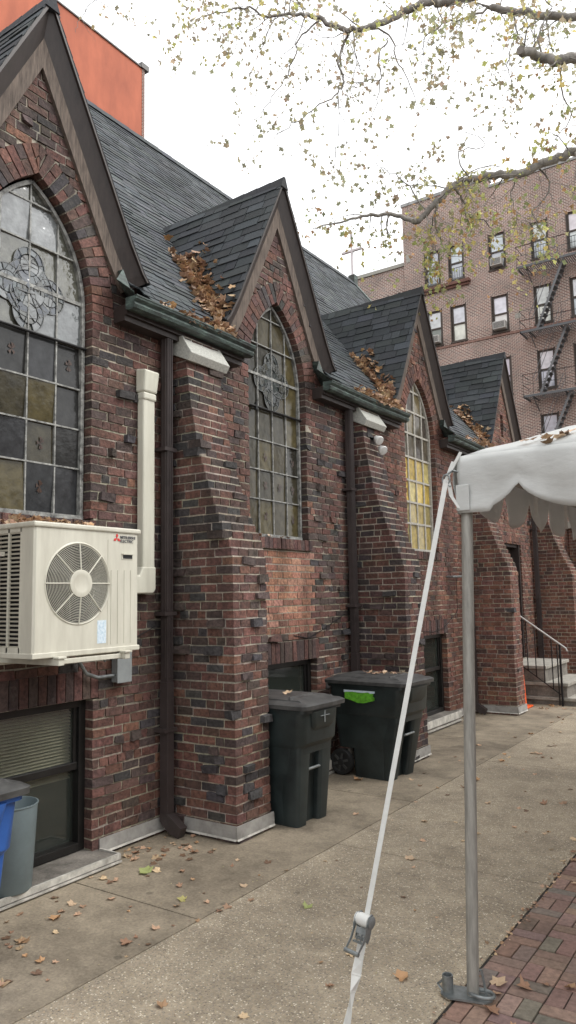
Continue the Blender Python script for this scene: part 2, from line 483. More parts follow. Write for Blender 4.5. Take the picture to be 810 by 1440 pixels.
# arch rings
for gi, g in enumerate(GC[:3]):
    pal = CLK if gi < 2 else RED
    tm = math.acos(CA / (RA + .2))
    nv = 17
    for sgn in (1, -1):
        for i in range(nv):
            t0 = tm * i / nv; t1 = tm * (i + 1) / nv
            g0 = .0045 / RA
            t0 += g0; t1 -= g0
            split = (i % 2 == 0)
            segs = [(0, .2)] if not split else [(0, .097), (.106, .2)]
            for (ra, rb) in segs:
                n1 = rnd.uniform(.003, .008); c = pick(pal)
                q = []
                for n in (-.11, n1):
                    for (rr, tt) in ((RA + ra, t0), (RA + ra, t1), (RA + rb, t1), (RA + rb, t0)):
                        y = g + sgn * (-CA + rr * math.cos(tt)); z = ZS + rr * math.sin(tt)
                        if sgn * (y - g) < 0: y = g
                        q.append((WX + n, y, z))
                mb.hexa(q, c)
        # mortar behind ring
        m_ = 16; pts = []
        for i in range(m_ + 1):
            t = tm * i / m_ * 1.08
            pts.append((t,))
        for i in range(m_):
            t0 = tm * 1.1 * i / m_; t1 = tm * 1.1 * (i + 1) / m_
            def pp(rr, tt, n):
                y = g + sgn * (-CA + rr * math.cos(tt)); z = ZS + rr * math.sin(tt)
                if sgn * (y - g) < 0: y = g
                return (WX + n, y, z)
            mo.face([pp(RA + .005, t0, -.009), pp(RA + .24, t0, -.009), pp(RA + .24, t1, -.009), pp(RA + .005, t1, -.009)], MORT)
            if t1 <= math.acos(CA / RA) * 1.02: mo.face([pp(RA + .005, t0, -.009), pp(RA + .005, t1, -.009), pp(RA + .005, t1, -.13), pp(RA + .005, t0, -.13)], MORT)
    # sill of soldier bricks
    w = 1.04 / 15
    for i in range(15):
        u = g - .52 + i * w
        brick(mb, PW, u + .004, u + w - .004, 2.205, 2.305 + rnd.uniform(-.003, .003), -.1, .03 + rnd.uniform(0, .008), pick([((.11, .05, .042), 5), ((.075, .045, .04), 4)]), .002)
    mo.box(WX - .12, WX + .02, g - .515, g + .515, 2.2, 2.298, MORT)
# door lintel
for i in range(17):
    u = DOOR[0] - .02 + i * .07
    brick(mb, PW, u, u + .062, DOOR[3] + .005, DOOR[3] + .1, -.1, .012, pick(RED), .002)
cpart(mb, 'brick_wall', M['brick']); cpart(mo, 'mortar', M['mortar'])
# dark inner backing: painted interior shade, so nothing shows through the windows
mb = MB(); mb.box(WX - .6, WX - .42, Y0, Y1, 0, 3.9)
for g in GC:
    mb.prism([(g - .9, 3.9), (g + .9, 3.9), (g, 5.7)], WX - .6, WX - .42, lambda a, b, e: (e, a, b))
cpart(mb, 'dark_backing', M['dark'])

# ---- buttresses
BPROF = [(0, -3.47), (2.03, -3.48), (2.14, -3.505), (2.40, -3.63), (2.72, -3.75), (3.0, -3.83), (3.3, -3.89), (3.75, -3.95)]
def bx(z, flare=1.0):
    for (a, xa), (b, xb) in zip(BPROF, BPROF[1:]):
        if z <= b:
            t = (z - a) / (b - a); x = xa + (xb - xa) * t
            return WX + (x - WX) * flare
    return BPROF[-1][1]
def buttress(y0, y1, pal, clk, flare=1.0, top=3.86):
    e = cempty('buttress', (WX, (y0 + y1) / 2, 0))
    mb = MB(); mo = MB()
    k = 0
    W = y1 - y0
    ident = lambda u, z, n: (u, n, z)
    def put(x0, x1, ya, yb, za, zb, push=None):
        c = pick(pal); j = .003 if clk else .0018
        dx = rnd.uniform(-.003, .004); dy = rnd.uniform(-.003, .004)
        if rnd.random() < clk and push:
            c = vary(rnd.choice([(.05, .045, .047), (.07, .05, .045)]), .2); j = .009
            if push == 'x': dx += rnd.uniform(.01, .035)
            else: dy += rnd.uniform(.01, .035)
        J = lambda: rnd.uniform(-j, j)
        xb = x1 + (dx if push == 'x' else 0)
        ya2 = ya - (dy if push == '-y' else 0); yb2 = yb + (dy if push == 'y' else 0)
        if push == 'x' :
            pass
        p = []
        for z in (za, zb):
            p += [(x0, ya2 + J(), z + J()), (xb + J(), ya2 + J(), z + J()), (xb + J(), yb2 + J(), z + J()), (x0, yb2 + J(), z + J())]
        mb.hexa(p, c)
    for k in range(int(top / CH)):
        za = k * CH; zb = za + CH - .0115; xp = bx(za + .03, flare)
        mo.hexa([(WX - .05, y0 + .006, za), (xp - .006, y0 + .006, za), (xp - .006, y1 - .006, za), (WX - .05, y1 - .006, za),
                 (WX - .05, y0 + .006, za + CH), (xp - .006, y0 + .006, za + CH), (xp - .006, y1 - .006, za + CH), (WX - .05, y1 - .006, za + CH)], vary(MORT, .12))
        if k % 2 == 0:
            ya_ = y0 + W * .36 + rnd.uniform(-.01, .01); yb_ = y0 + W * .72 + rnd.uniform(-.012, .012)
            if k % 4 == 2: ya_, yb_ = y0 + W * .27, y0 + W * .64
            put(xp - .1, xp, y0, ya_ - .005, za, zb, 'x'); put(xp - .1, xp, ya_ + .005, yb_ - .005, za, zb, 'x'); put(xp - .1, xp, yb_ + .005, y1, za, zb, 'x')
            xs = xp - .11
        else:
            ym = y0 + W / 2 + rnd.uniform(-.01, .01)
            put(xp - .1, xp, y0 + .087, ym - .005, za, zb, 'x'); put(xp - .1, xp, ym + .005, y1 - .087, za, zb, 'x')
            xs = xp
        for (ya, yb, pu) in ((y0, y0 + .077, '-y'), (y1 - .077, y1, 'y')):
            x = xs
            first = True
            while x > WX + .01:
                L = .152 * rnd.uniform(.95, 1.05) if rnd.random() < .85 else .075
                x0 = max(x - L, WX - .02)
                if x - x0 > .02: put(x0, x, ya, yb, za, zb, pu)
                x = x0 - .01
    cpart(mb, 'brick_face', M['brick'], e); cpart(mo, 'mortar', M['mortar'], e)
    return e
BY = [(4.37, 4.79), (7.30, 7.72), (10.82, 11.20), (14.30, 14.75)]
DRK = [((.104, .047, .036), 30), ((.076, .041, .036), 25), ((.048, .035, .034), 25), ((.12, .052, .042), 12)]
b1 = buttress(*BY[0], CLK, .085); b1['label'] = 'nearest clinker brick buttress with a capstone under the gutter'
b2 = buttress(*BY[1], DRK, .07); b2['label'] = 'dark brick buttress behind the two black bins'
b3 = buttress(*BY[2], RED, .003); b3['label'] = 'red brick buttress in front of the steps'
b4 = buttress(*BY[3], RED, .003, 1.05); b4['label'] = 'far brick buttress beyond the steps'
for (ya, yb) in BY[:2]:
    mb = MB()
    prof = [(WX + .005, 3.97), (WX + .1, 3.94), (-3.86, 3.70), (-3.90, 3.64), (WX + .005, 3.74)]
    mb.prism(prof, ya - .02, yb + .05, lambda a, b, e: (a, e, b))
    cpart(mb, 'capstone', M['capstone'], b1 if ya < 5 else b2, bevel=.006)

# ---- base flashing + ledges + sills
mb = MB(); mw = MB()
def flash_seg(x0, y0, x1, y1, out):
    """strip along a wall segment, out = outward unit"""
    ox, oy = out
    for (za, zb, t, B) in ((.035, .12, .014, mb), (.022, .035, .022, mw)):
        B.hexa([(x0, y0, za), (x1, y1, za), (x1 + ox * t, y1 + oy * t, za), (x0 + ox * t, y0 + oy * t, za),
                (x0, y0, zb), (x1, y1, zb), (x1 + ox * t * .6, y1 + oy * t * .6, zb), (x0 + ox * t * .6, y0 + oy * t * .6, zb)])
segs = [(3.66, 4.36), (4.80, 5.30), (6.60, 7.29), (7.73, 8.62), (9.98, 10.81), (11.21, 12.0), (13.46, 14.29)]
for a, b in segs:
    mb = MB(); mw = MB(); flash_seg(WX + .008, a, WX + .008, b, (1, 0))
    cpart(mb, 'base_flashing', M['flash']); cpart(mw, 'flashing_lip', M['whitelip'])
for (a, b), bt_ in zip(BY, (b1, b2, b3, b4)):
    X = -3.462; mb = MB(); mw = MB()
    flash_seg(X, a - .018, X, b + .018, (1, 0)); flash_seg(WX + .01, a - .006, X, a - .006, (0, -1)); flash_seg(WX + .01, b + .006, X, b + .006, (0, 1))
    cpart(mb, 'base_flashing', M['flash'], bt_); cpart(mw, 'flashing_lip', M['whitelip'], bt_)
for i, (c, h, a, b) in enumerate(BW):
    mw = MB(); ml = MB()
    y0 = c - h - (3.2 if i == 0 else .06); y1 = c + h + .05
    xo = -3.90 if i == 0 else -3.98
    zt = a - .0 if i else .055
    ml.box(WX - .1, xo, y0, y1, 0.002, zt)
    mw.box(xo - .004, xo + .012, y0, y1 + .006, .03 if i == 0 else zt - .075, zt + .012)
    mw.box(WX + .03, xo - .004, y1 - .006, y1 + .006, .03 if i == 0 else zt - .075, zt + .012)
    mw.box(xo, xo + .022, y0, y1 + .006, .012 if i == 0 else zt - .115, .022 if i == 0 else zt - .1)
    cpart(ml, 'window_ledge', M['ledgeconc']); cpart(mw, 'ledge_flashing', M['whitelip'])

# ---- basement windows
def basement(c, h, a, b, blinds):
    e = cempty('basement_window', (WX, c, a))
    x = WX - .10
    mb = MB()
    t = .055
    mb.box(x - .06, x + .03, c - h, c - h + t, a, b); mb.box(x - .06, x + .03, c + h - t, c + h, a, b)
    mb.box(x - .06, x + .03, c - h + t, c + h - t, b - t, b); mb.box(x - .06, x + .035, c - h + t, c + h - t, a, a + t)
    zm = a + (b - a) * .56
    mb.box(x - .03, x + .015, c - h + t, c + h - t, zm - .03, zm + .02)
    mb.box(x - .01, x + .008, c - h + t, c - h + t + .03, zm, b - t); mb.box(x - .01, x + .008, c + h - t - .03, c + h - t, zm, b - t)
    cpart(mb, 'frame', M['bronze'], e, bevel=.004)
    mb = MB(); mb.box(x - .012, x - .008, c - h + t, c + h - t, zm, b - t); mb.box(x - .032, x - .028, c - h + t, c + h - t, a + t, zm)
    cpart(mb, 'pane', M['bglass'], e)
    mb = MB()
    z = b - t - .01
    lo = zm - .1 if blinds else zm + .05
    while z > lo:
        mb.hexa([(x - .085, c - h + t, z), (x - .06, c - h + t, z - .012), (x - .06, c + h - t, z - .012), (x - .085, c + h - t, z),
                 (x - .085, c - h + t, z + .002), (x - .06, c - h + t, z - .010), (x - .06, c + h - t, z - .010), (x - .085, c + h - t, z + .002)])
        z -= .021
    if blinds: cpart(mb, 'blind', M['blind'], e)
    return e
for i, w in enumerate(BW):
    o = basement(*w, i == 0)
    o['label'] = ['basement window with a lowered blind under the outdoor unit', 'basement window mostly hidden behind the bins', 'basement window between the middle buttresses'][i]

# ---- lancet windows
def lancet(g, idx):
    e = cempty('lancet_window', (WX, g, 2.3))
    xg = WX - .085
    W2 = A_ - .015
    def hw(z):
        if z <= ZS: return W2
        d = (RA - .015) ** 2 - (z - ZS) ** 2
        return math.sqrt(d) - CA if d > CA * CA else 0
    zap = ZS + math.sqrt((RA - .015) ** 2 - CA ** 2)
    rows = [2.36, 2.68, 2.965, 3.26, 3.575, 3.90, 4.21, 4.50]
    cols = [-.235, 0, .235]
    bw = .011 if idx < 2 else .026
    fr = MB()
    def seg(p, q, w, d, mbb=fr, n=0):
        mbb.bar((xg + n, g + p[0], p[1]), (xg + n, g + q[0], q[1]), w, d, up=(1, 0, 0))
    # outline
    fw = .028 if idx < 2 else .036
    out = [(-W2 + fw / 2, 2.315), (-W2 + fw / 2, ZS)]
    nn = 14
    tm = math.acos(CA / (RA - .02))
    arcR = [(-CA + (RA - .03) * math.cos(tm * i / nn), ZS + (RA - .03) * math.sin(tm * i / nn)) for i in range(nn + 1)]
    arcR = [p for p in arcR if p[0] >= 0] + [(0, zap - .02)]
    seg((-W2 + fw / 2, 2.315), (-W2 + fw / 2, ZS), fw, .05); seg((W2 - fw / 2, 2.315), (W2 - fw / 2, ZS), fw, .05)
    for p, q in zip(arcR, arcR[1:]):
        seg(p, q, fw, .05); seg((-p[0], p[1]), (-q[0], q[1]), fw, .05)
    seg((-W2, 2.33), (W2, 2.33), .03, .06)
    for r_ in rows[:-1]:
        if r_ == rows[0]: continue
        h = hw(r_) - .02
        ww = .026 if abs(r_ - 3.9) < .01 else bw
        seg((-h, r_), (h, r_), ww, .028)
    h = hw(4.5); seg((-h, 4.5), (h, 4.5), bw, .028)
    for c in cols:
        zt = zap if c == 0 else ZS + math.sqrt(max(0, (RA - .015) ** 2 - (abs(c) + CA) ** 2))
        seg((c, 2.33), (c, zt - .01), bw, .024)
    cpart(fr, 'frame', M['steel'] if idx < 2 else M['whitebar'], e)
    # saddle bar
    sb = MB(); zb = 3.575
    sb.tube([(xg + .035, g - W2, zb - .01), (xg + .035, g + W2, zb - .01)], .011, 8)
    sb.lathe((xg + .035, g - .30, zb - .045), (0, 0, 1), [(0, 0), (.016, 0), (.016, .07), (0, .07)], 8)
    if idx < 2: cpart(sb, 'saddle_bar', M['black'], e)
    # panes
    r2 = random.Random(30 + idx)
    gl = MB()
    zz = [2.33] + rows[1:] + [zap]
    ulist = [-W2] + cols + [W2]
    for zi, (z0, z1) in enumerate(zip(zz, zz[1:])):
        for u0, u1 in zip(ulist, ulist[1:]):
            if idx == 2:
                if z0 < 3.5: col = r2.choice([(.50, .34, .06), (.58, .42, .09), (.44, .32, .08), (.50, .42, .17)])
                else: col = r2.choice([(.10, .085, .06), (.16, .13, .07), (.07, .06, .05)])
                if z0 < 2.9: col = r2.choice([(.30, .25, .11), (.36, .28, .10)])
            else:
                col = r2.choice([(.055, .046, .026), (.075, .062, .030), (.03, .028, .022), (.045, .040, .026)] if idx else [(.045, .040, .026), (.075, .062, .030), (.028, .028, .027), (.035, .036, .038)])
                if idx == 0 and z0 > 3.5: col = r2.choice([(.07, .07, .06), (.13, .14, .14), (.10, .10, .08), (.18, .19, .19)])  # paler upper panes: sky reflection put into the colour
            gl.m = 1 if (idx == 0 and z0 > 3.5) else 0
            a_, b_ = r2.uniform(-.03, .03), r2.uniform(-.03, .03)
            if idx == 0: a_ *= 2.2; b_ = b_ * 2.2 + .02
            ns = 5 if z1 > ZS else 1
            uc, zc = (u0 + u1) / 2, (z0 + z1) / 2
            for s in range(ns):
                za = z0 + (z1 - z0) * s / ns; zb_ = z0 + (z1 - z0) * (s + 1) / ns
                ha, hb = hw(za), hw(zb_)
                q = [(max(-ha, min(ha, u0)), za), (max(-ha, min(ha, u1)), za), (max(-hb, min(hb, u1)), zb_), (max(-hb, min(hb, u0)), zb_)]
                if q[1][0] - q[0][0] < .002 and q[2][0] - q[3][0] < .002: continue
                gl.face([(xg - .004 + a_ * (u - uc) + b_ * (z - zc), g + u, z) for u, z in q], col)
    gl.m = 0
    # small painted quarry ornaments (own colour of the glass)
    for k in range(7 if idx < 2 else 0):
        u = r2.choice([-.35, -.12, .12, .35]); z = r2.choice([2.52, 2.82, 3.1, 3.42])
        c = (.06, .035, .025)
        for t in range(5):
            an = 2 * PI * t / 5 + r2.random()
            gl.face([(xg + .004, g + u, z), (xg + .004, g + u + .03 * math.cos(an - .35), z + .045 * math.sin(an - .35)), (xg + .004, g + u + .03 * math.cos(an + .35), z + .045 * math.sin(an + .35))], c)
    cpart(gl, 'pane', [M['glass'], M['glass_sky']], e)
    if idx < 2:
        # medallion: quatrefoil of small leaded pieces
        md = MB(); ld = MB(); mc = V3((0, 3.86)) if False else (0.0, 3.87)
        lobes = [(0, .17), (.17, 0), (0, -.17), (-.17, 0)]
        base = [(.10, .115, .12), (.06, .075, .08), (.16, .17, .17), (.035, .045, .06), (.08, .085, .075)] if idx == 0 else [(.030, .036, .036), (.045, .045, .035), (.035, .042, .040), (.05, .052, .045)]
        def disc(cx_, cz_, ra, rb, n_, off):
            for i in range(n_):
                t0 = 2 * PI * i / n_ + off; t1 = 2 * PI * (i + 1) / n_ + off
                tl1, tl2 = r2.uniform(-.10, .10), r2.uniform(-.06, .10)
                c = r2.choice(base); q = []
                sub_ = 3
                P_ = [(ra, t0)] + [(rb, t0 + (t1 - t0) * s / sub_) for s in range(sub_ + 1)] + ([(ra, t1)] if ra > 0 else [])
                if ra == 0: P_ = [(0, t0)] + P_[1:]
                q = [(cx_ + r_ * math.cos(t), cz_ + r_ * math.sin(t)) for r_, t in P_]
                uc = sum(a for a, _ in q) / len(q); zc = sum(b for _, b in q) / len(q)
                md.face([(xg + .003 + off * .001 + tl1 * (u - uc) + tl2 * (z - zc), g + u, z) for u, z in q], c)
                ld.bar((xg + .009, g + cx_ + ra * math.cos(t0), cz_ + ra * math.sin(t0)), (xg + .009, g + cx_ + rb * math.cos(t0), cz_ + rb * math.sin(t0)), .0036, .004, up=(1, 0, 0))
            m_ = 28
            for rr in ([rb] if ra == 0 else [rb, ra]):
                for i in range(m_):
                    t0 = 2 * PI * i / m_; t1 = 2 * PI * (i + 1) / m_
                    ld.bar((xg + .009, g + cx_ + rr * math.cos(t0), cz_ + rr * math.sin(t0)), (xg + .009, g + cx_ + rr * math.cos(t1), cz_ + rr * math.sin(t1)), .0042, .004, up=(1, 0, 0))
        for k, (lu, lz) in enumerate(lobes):
            disc(lu, mc[1] + lz, .075, .125, 9, .3 + k); disc(lu, mc[1] + lz, 0, .075, 5, 1.1 + k)
        disc(0, mc[1], .13, .2, 12, 5.2); disc(0, mc[1], 0, .13, 7, 6.1)
        # wavering inner leads
        for k in range(4):
            an = r2.uniform(0, 2 * PI); p = (r2.uniform(-.15, .15), mc[1] + r2.uniform(-.15, .15))
            for s in range(4):
                q = (p[0] + .04 * math.cos(an), p[1] + .04 * math.sin(an)); an += r2.uniform(-.7, .7)
                ld.bar((xg + .0125, g + p[0], p[1]), (xg + .0125, g + q[0], q[1]), .006, .006, up=(1, 0, 0)); p = q
        cpart(md, 'medallion', M['glass_sky'] if idx == 0 else M['glass'], e); cpart(ld, 'lead_came', M['lead'], e)
    return e
LL = ['pointed leaded window above the outdoor unit, reflecting the sky', 'pointed leaded window with a quatrefoil medallion', 'pointed window with amber panes', 'far pointed window behind the tent']
for i, g in enumerate(GC[:3]): lancet(g, i)['label'] = LL[i]
mb = MB(); mb.box(WX - .1, WX - .05, GC[3] - .08, GC[3] + .08, 4.42, 4.82); cpart(mb, 'slit_window', M['bronze'])

# ---- door in the last bay
mb = MB()
mb.box(WX - .22, WX - .17, DOOR[0], DOOR[1], DOOR[2], DOOR[3])
mb.box(WX - .17, WX - .02, DOOR[0], DOOR[0] + .06, DOOR[2], DOOR[3]); mb.box(WX - .17, WX - .02, DOOR[1] - .06, DOOR[1], DOOR[2], DOOR[3])
mb.box(WX - .17, WX - .05, DOOR[0] + .06, DOOR[1] - .06, DOOR[3] - .08, DOOR[3])
cpart(mb, 'door', M['darkwood'])

# ---- gable trim
XO = -4.0   # outer lip of verge
def gable_trim(g):
    e = cempty('gable_trim', (WX, g, 4))
    br = MB(); dk = MB()
    ds = [0, .2, .45, .7, .777, .84, .90, .95]
    for sgn in (1, -1):
        prev = None
        for d in ds:
            z = rake_z(d) if d < .9 else rake_z(.9) - (d - .9) * 1.1
            # normal offset towards the inside of the gable (down and in)
            sl = SL if d < .777 else 1.55
            nx, nz = -sl / math.hypot(1, sl), -1 / math.hypot(1, sl)   # (towards centre, down)
            def pt(off): return (g + sgn * max(d + nx * off, 0.0), z + nz * off if d + nx * off >= 0 else z + nz * off - (-(d + nx * off)) * sl)
            o0, o1, o2, o3 = pt(.0), pt(.022), pt(.125), pt(.225)
            cur = (o0, o1, o2, o3)
            if prev:
                a, b = prev, cur
                def quad(B, i, xi, j, xj):
                    B.face([(xi, a[i][0], a[i][1]), (xj, a[j][0], a[j][1]), (xj, b[j][0], b[j][1]), (xi, b[i][0], b[i][1])])
                quad(dk, 0, XO, 1, XO)                    # lip edge
                quad(dk, 1, XO, 1, XO - .022)
                quad(dk, 1, XO - .022, 2, WX + .035)      # sloping crown
                quad(br, 2, WX + .035, 3, WX + .03)      # brown board
                quad(br, 3, WX + .03, 3, WX - .03)       # its edge
                quad(br, 2, WX + .035, 2, WX - .03)
            prev = cur
        d = ds[-1]
    cpart(dk, 'crown_moulding', M['darkwood'], e); cpart(br, 'barge_board', M['wood'], e)  # crown coloured dark for the shade on its underside
for g in GC: gable_trim(g)

# ---- roofs
MS = 1.30; KS = 1.105
def main_z(x):   # main roof with small bellcast near the eave
    return 5.9 + MS * (-5.65 - x) if x < -5.65 else 5.9 + KS * (-5.65 - x)
XE = -3.93
XR = -7.95; YE = 14.5
SC = [(.036, .042, .047), (.044, .050, .055), (.030, .035, .039), (.05, .055, .058)]
def tabs(mb, P, u0, u1, v0, v1, expo, w, inside, th=.008, r=None, cols=SC, jit=.008):
    """P(u,v)->(point, normal); v runs up the slope"""
    r = r or rnd
    nv = int((v1 - v0) / expo)
    for i in range(nv + 1):
        va = v0 + i * expo; vb = min(va + expo * 1.06, v1)
        if vb - va < .01: break
        off = r.uniform(0, w)
        u = u0 - off
        while u < u1:
            ww = w * r.choice([.5, .8, 1, 1, 1.2]); a = max(u, u0); b = min(u + ww - .008, u1); u += ww
            if b - a < .02: continue
            if not inside((a + b) / 2, va): continue
            dz = r.uniform(-jit, jit)
            p0, n = P(a, va + dz); p1, _ = P(b, va + dz + r.uniform(-.003, .003)); p2, _ = P(b, vb); p3, _ = P(a, vb)
            t = th + r.uniform(0, .009); c = vary(r.choice(cols), .15, r)
            lo = n * t; hi = n * .002; dn = n * -.004
            mb.idx([p0 + dn, p1 + dn, p1 + lo, p0 + lo, p2 + hi, p3 + hi], [(0, 1, 2, 3), (3, 2, 4, 5), (0, 3, 5), (1, 4, 2)], c)
nm = V3((MS, 0, 1)).normalized()
def Pm(u, v):     # u=y, v = distance measured in -x from the eave
    x = XE - v
    return V3((x, u, main_z(x))), (nm if x < -5.65 else V3((KS, 0, 1)).normalized())
def dorm_inside(y, z):
    for g in GC:
        if abs(y - g) < rake_d(z) - .12: return True
    return False
def in_main(u, v):
    x = XE - v; z = main_z(x)
    if z > 5.9: return True
    return not dorm_inside(u, z - .02)
mb = MB()
tabs(mb, Pm, Y0, YE, 0, XE - XR, .070, .24, in_main, th=.005, jit=.010, cols=[(.046, .054, .059), (.056, .064, .069), (.038, .044, .048), (.066, .073, .077)])  # paler grey-blue than the dormers: grazing sky reflection put into the colour
roof = cempty('roof', (XR, 8, 10))
cpart(mb, 'shingles', M['shingle'], roof)
mb = MB()   # deck under, back slope, ridge
def deckz(x): return main_z(x) - .006
def add_deck():
    # cut the deck into strips so that it stays out of the dormers
    N = 26
    vx = [XE - (XE - XR) * i / N for i in range(N + 1)]
    for xa, xb in zip(vx, vx[1:]):
        za, zb = deckz(xa), deckz(xb)
        iv = [(Y0, YE)]
        if za < 5.85:
            for g in GC:
                h = rake_d(za + .04) - .06
                if h > 0: iv = sub(iv, g - h, g + h)
        for (a, b) in iv:
            mb.face([(xa, a, za), (xa, b, za), (xb, b, zb), (xb, a, zb)], (.03, .034, .038))
add_deck()
zr = main_z(XR)
mb.face([(XR, Y0, zr - .006), (XR, YE, zr - .006), (XR - 4, YE, zr - 5.2), (XR - 4, Y0, zr - 5.2)], (.035, .04, .045))
for i in range(52):
    y = Y0 + i * .317
    mb.hexa([(XR - .13, y, zr - .13), (XR + .13, y, zr - .13), (XR + .13, y + .33, zr - .125), (XR - .13, y + .33, zr - .125),
             (XR - .02, y, zr + .022), (XR + .02, y, zr + .022), (XR + .02, y + .33, zr + .03), (XR - .02, y + .33, zr + .03)], vary(SC[1], .15))
cpart(mb, 'roof_deck', M['shingle'], roof)
mb = MB()   # end gable wall, verge
mb.prism([(WX + .02, 3.9), (-5.65, 5.8), (XR, zr - .05), (XR - 4, zr - 5.25)], YE - .3, YE - .06, lambda a, b, e: (a, e, b))
cpart(mb, 'end_wall', M['sidebrick'], roof)
mb = MB()
mb.bar((XR, YE + .01, zr + .0), (-5.65, YE + .01, main_z(-5.65)), .05, .16, up=(0, 1, 0))
mb.bar((XR, YE + .02, zr - .1), (XR, YE + .02, zr + .16), .16, .16)
cpart(mb, 'verge', M['copper'], roof)

def dormer(g, seed):
    e = cempty('dormer_roof', (-4.6, g, 5))
    r = random.Random(seed); mb = MB()
    dmax = .96
    def zd(d):
        return rake_z(d) if d < .9 else rake_z(.9) - (d - .9) * 1.1
    def xback(z):
        # x where the main roof reaches height z
        return -5.65 - (z - 5.9) / (KS if z < 5.9 else MS)
    for sgn in (-1, 1):
        def P(u, v):      # u: distance back from lip along -x ; v = up-slope param: d = dmax - v
            d = max(dmax - v, 0); z = zd(d)
            s = SL if d < .777 else 1.5
            n = V3((0, sgn * s, 1)).normalized()
            return V3((XO - u, g + sgn * d, z)), n
        def ins(u, v):
            z = zd(max(dmax - v, 0))
            return XO - u > xback(z) - .25
        tabs(mb, P, 0, 2.0, 0, dmax, .056, .26, ins, th=.006, r=r, cols=[(.028, .033, .037), (.044, .051, .056), (.021, .025, .028), (.035, .040, .044)], jit=.004)
        # deck
        ds = [0, .3, .6, .777, .84, .9, .96]
        for a, b in zip(ds, ds[1:]):
            za, zb = zd(a) - .006, zd(b) - .006
            mb.face([(XO + .002, g + sgn * a, za), (xback(za) - .2, g + sgn * a, za), (xback(zb) - .2, g + sgn * b, zb), (XO + .002, g + sgn * b, zb)], (.025, .028, .03))
    # ridge caps, sagging a little toward the back
    n_ = 10; x = XO
    for i in range(n_):
        x1 = x - .17
        z0 = PZ - .004 * i
        mb.hexa([(x + .01, g - .06, z0 - .095), (x1, g - .06, z0 - .1), (x1, g + .06, z0 - .1), (x + .01, g + .06, z0 - .095),
                 (x + .01, g - .012, z0 + .022), (x1, g - .012, z0 + .012), (x1, g + .012, z0 + .012), (x + .01, g + .012, z0 + .022)], vary((.026, .029, .032), .12, r))
        x = x1
    cpart(mb, 'shingles', M['shingle'], e)
for i, g in enumerate(GC): dormer(g, 50 + i)

# ---- gutters
GUT = [(3.74, 5.20), (6.52, 8.42), (9.90, 12.05), (13.45, 14.5)]
GX0, GX1, GZ = -3.965, -3.85, 3.965
def gutter(a, b):
    e = cempty('gutter', (GX1, (a + b) / 2, GZ))
    mb = MB()
    prof = [(GX0, GZ + .01), (GX0, GZ - .08), (GX1 - .06, GZ - .09), (GX1 - .03, GZ - .078), (GX1 - .018, GZ - .055), (GX1 - .03, GZ - .034), (GX1 - .005, GZ - .016), (GX1, GZ + .004)]
    inner = [(x - .006 if i > 4 else x + (0.006 if i < 2 else 0), z + (.006 if i in (2, 3, 4) else 0)) for i, (x, z) in enumerate(prof)]
    n = 12
    for k in range(n):
        ya = a + (b - a) * k / n; yb = a + (b - a) * (k + 1) / n
        wob = lambda y: .006 * math.sin(y * 2.3 + a)
        for p, q in zip(prof, prof[1:]):
            mb.face([(p[0], ya, p[1] + wob(ya)), (q[0], ya, q[1] + wob(ya)), (q[0], yb, q[1] + wob(yb)), (p[0], yb, p[1] + wob(yb))])
        p = prof[-1]
        mb.box(GX1 - .012, GX1 + .004, ya, yb, p[1] + wob(ya) - .004, p[1] + wob(ya) + .006)
    for y in (a, b):
        mb.face([(x, y, z + .006 * math.sin(y * 2.3 + a)) for x, z in prof])
    cpart(mb, 'trough', M['copper'], e)
    mb = MB()   # green flashing sheets climbing to the gable foot
    mb.face([(XO + .03, a + .1, GZ + .005), (XO - .02, a + .02, GZ + .25), (XO - .2, a + .06, GZ + .28), (XO - .15, a + .25, GZ + .05)])
    mb.face([(XO + .03, a + .1, GZ + .005), (GX1 - .02, a - .01, GZ + .03), (XO + .0, a - .06, GZ + .14), (XO - .02, a + .02, GZ + .25)])
    cpart(mb, 'flashing', M['copper'], e, solid=.004)
    mb = MB()
    mb.box(WX + .01, GX0 - .002, a + .02, b - .02, GZ - .11, GZ - .03)
    mb.box(WX + .01, GX0 - .03, a + .02, b - .02, GZ - .15, GZ - .11)
    cpart(mb, 'soffit', M['darkwood'], e)
for a, b in GUT: gutter(a, b)

# ---- downpipes (square, brown)
def downpipe(y, lab, top=3.84):
    e = cempty('downpipe', (WX, y, 0))
    mb = MB()
    x0, x1 = WX + .035, WX + .115
    w = .035
    mb.box(x0, x1, y - w, y + w, .16, 1.12); mb.box(x0 + .004, x1 - .004, y - w + .003, y + w - .003, 1.12, top)
    # corrugation ribs
    for k in (-.02, .0, .02): mb.box(x1 - .001, x1 + .004, y + k - .005, y + k + .005, 1.15, top)
    for k in (.03, .06): mb.box(x0 + k - .004, x0 + k + .004, y - w - .003, y - w + .001, 1.15, top)
    # shoe
    mb.hexa([(x0, y - w, .10), (x1, y - w, .03), (x1, y + w, .03), (x0, y + w, .10), (x0, y - w, .16), (x1, y - w, .16), (x1, y + w, .16), (x0, y + w, .16)])
    mb.hexa([(x1, y - w, .03), (x1 + .10, y - w, .0), (x1 + .10, y + w, .0), (x1, y + w, .03), (x1, y - w, .16), (x1 + .13, y - w, .075), (x1 + .13, y + w, .075), (x1, y + w, .16)])
    cpart(mb, 'pipe', M['brownmetal'], e, bevel=.006)
    for z in (.75, 1.62, 2.9):
        mb = MB(); mb.box(WX, x1 + .007, y - w - .03, y + w + .03, z, z + .028)
        cpart(mb, 'strap_bracket', M['brownmetal'], e)
    e['label'] = lab
downpipe(4.26, 'square brown downpipe beside the nearest buttress'); downpipe(7.19, 'square brown downpipe behind the bins'); downpipe(14.15, 'dark downpipe beyond the steps'); downpipe(10.7, 'downpipe hidden beside the middle buttress')

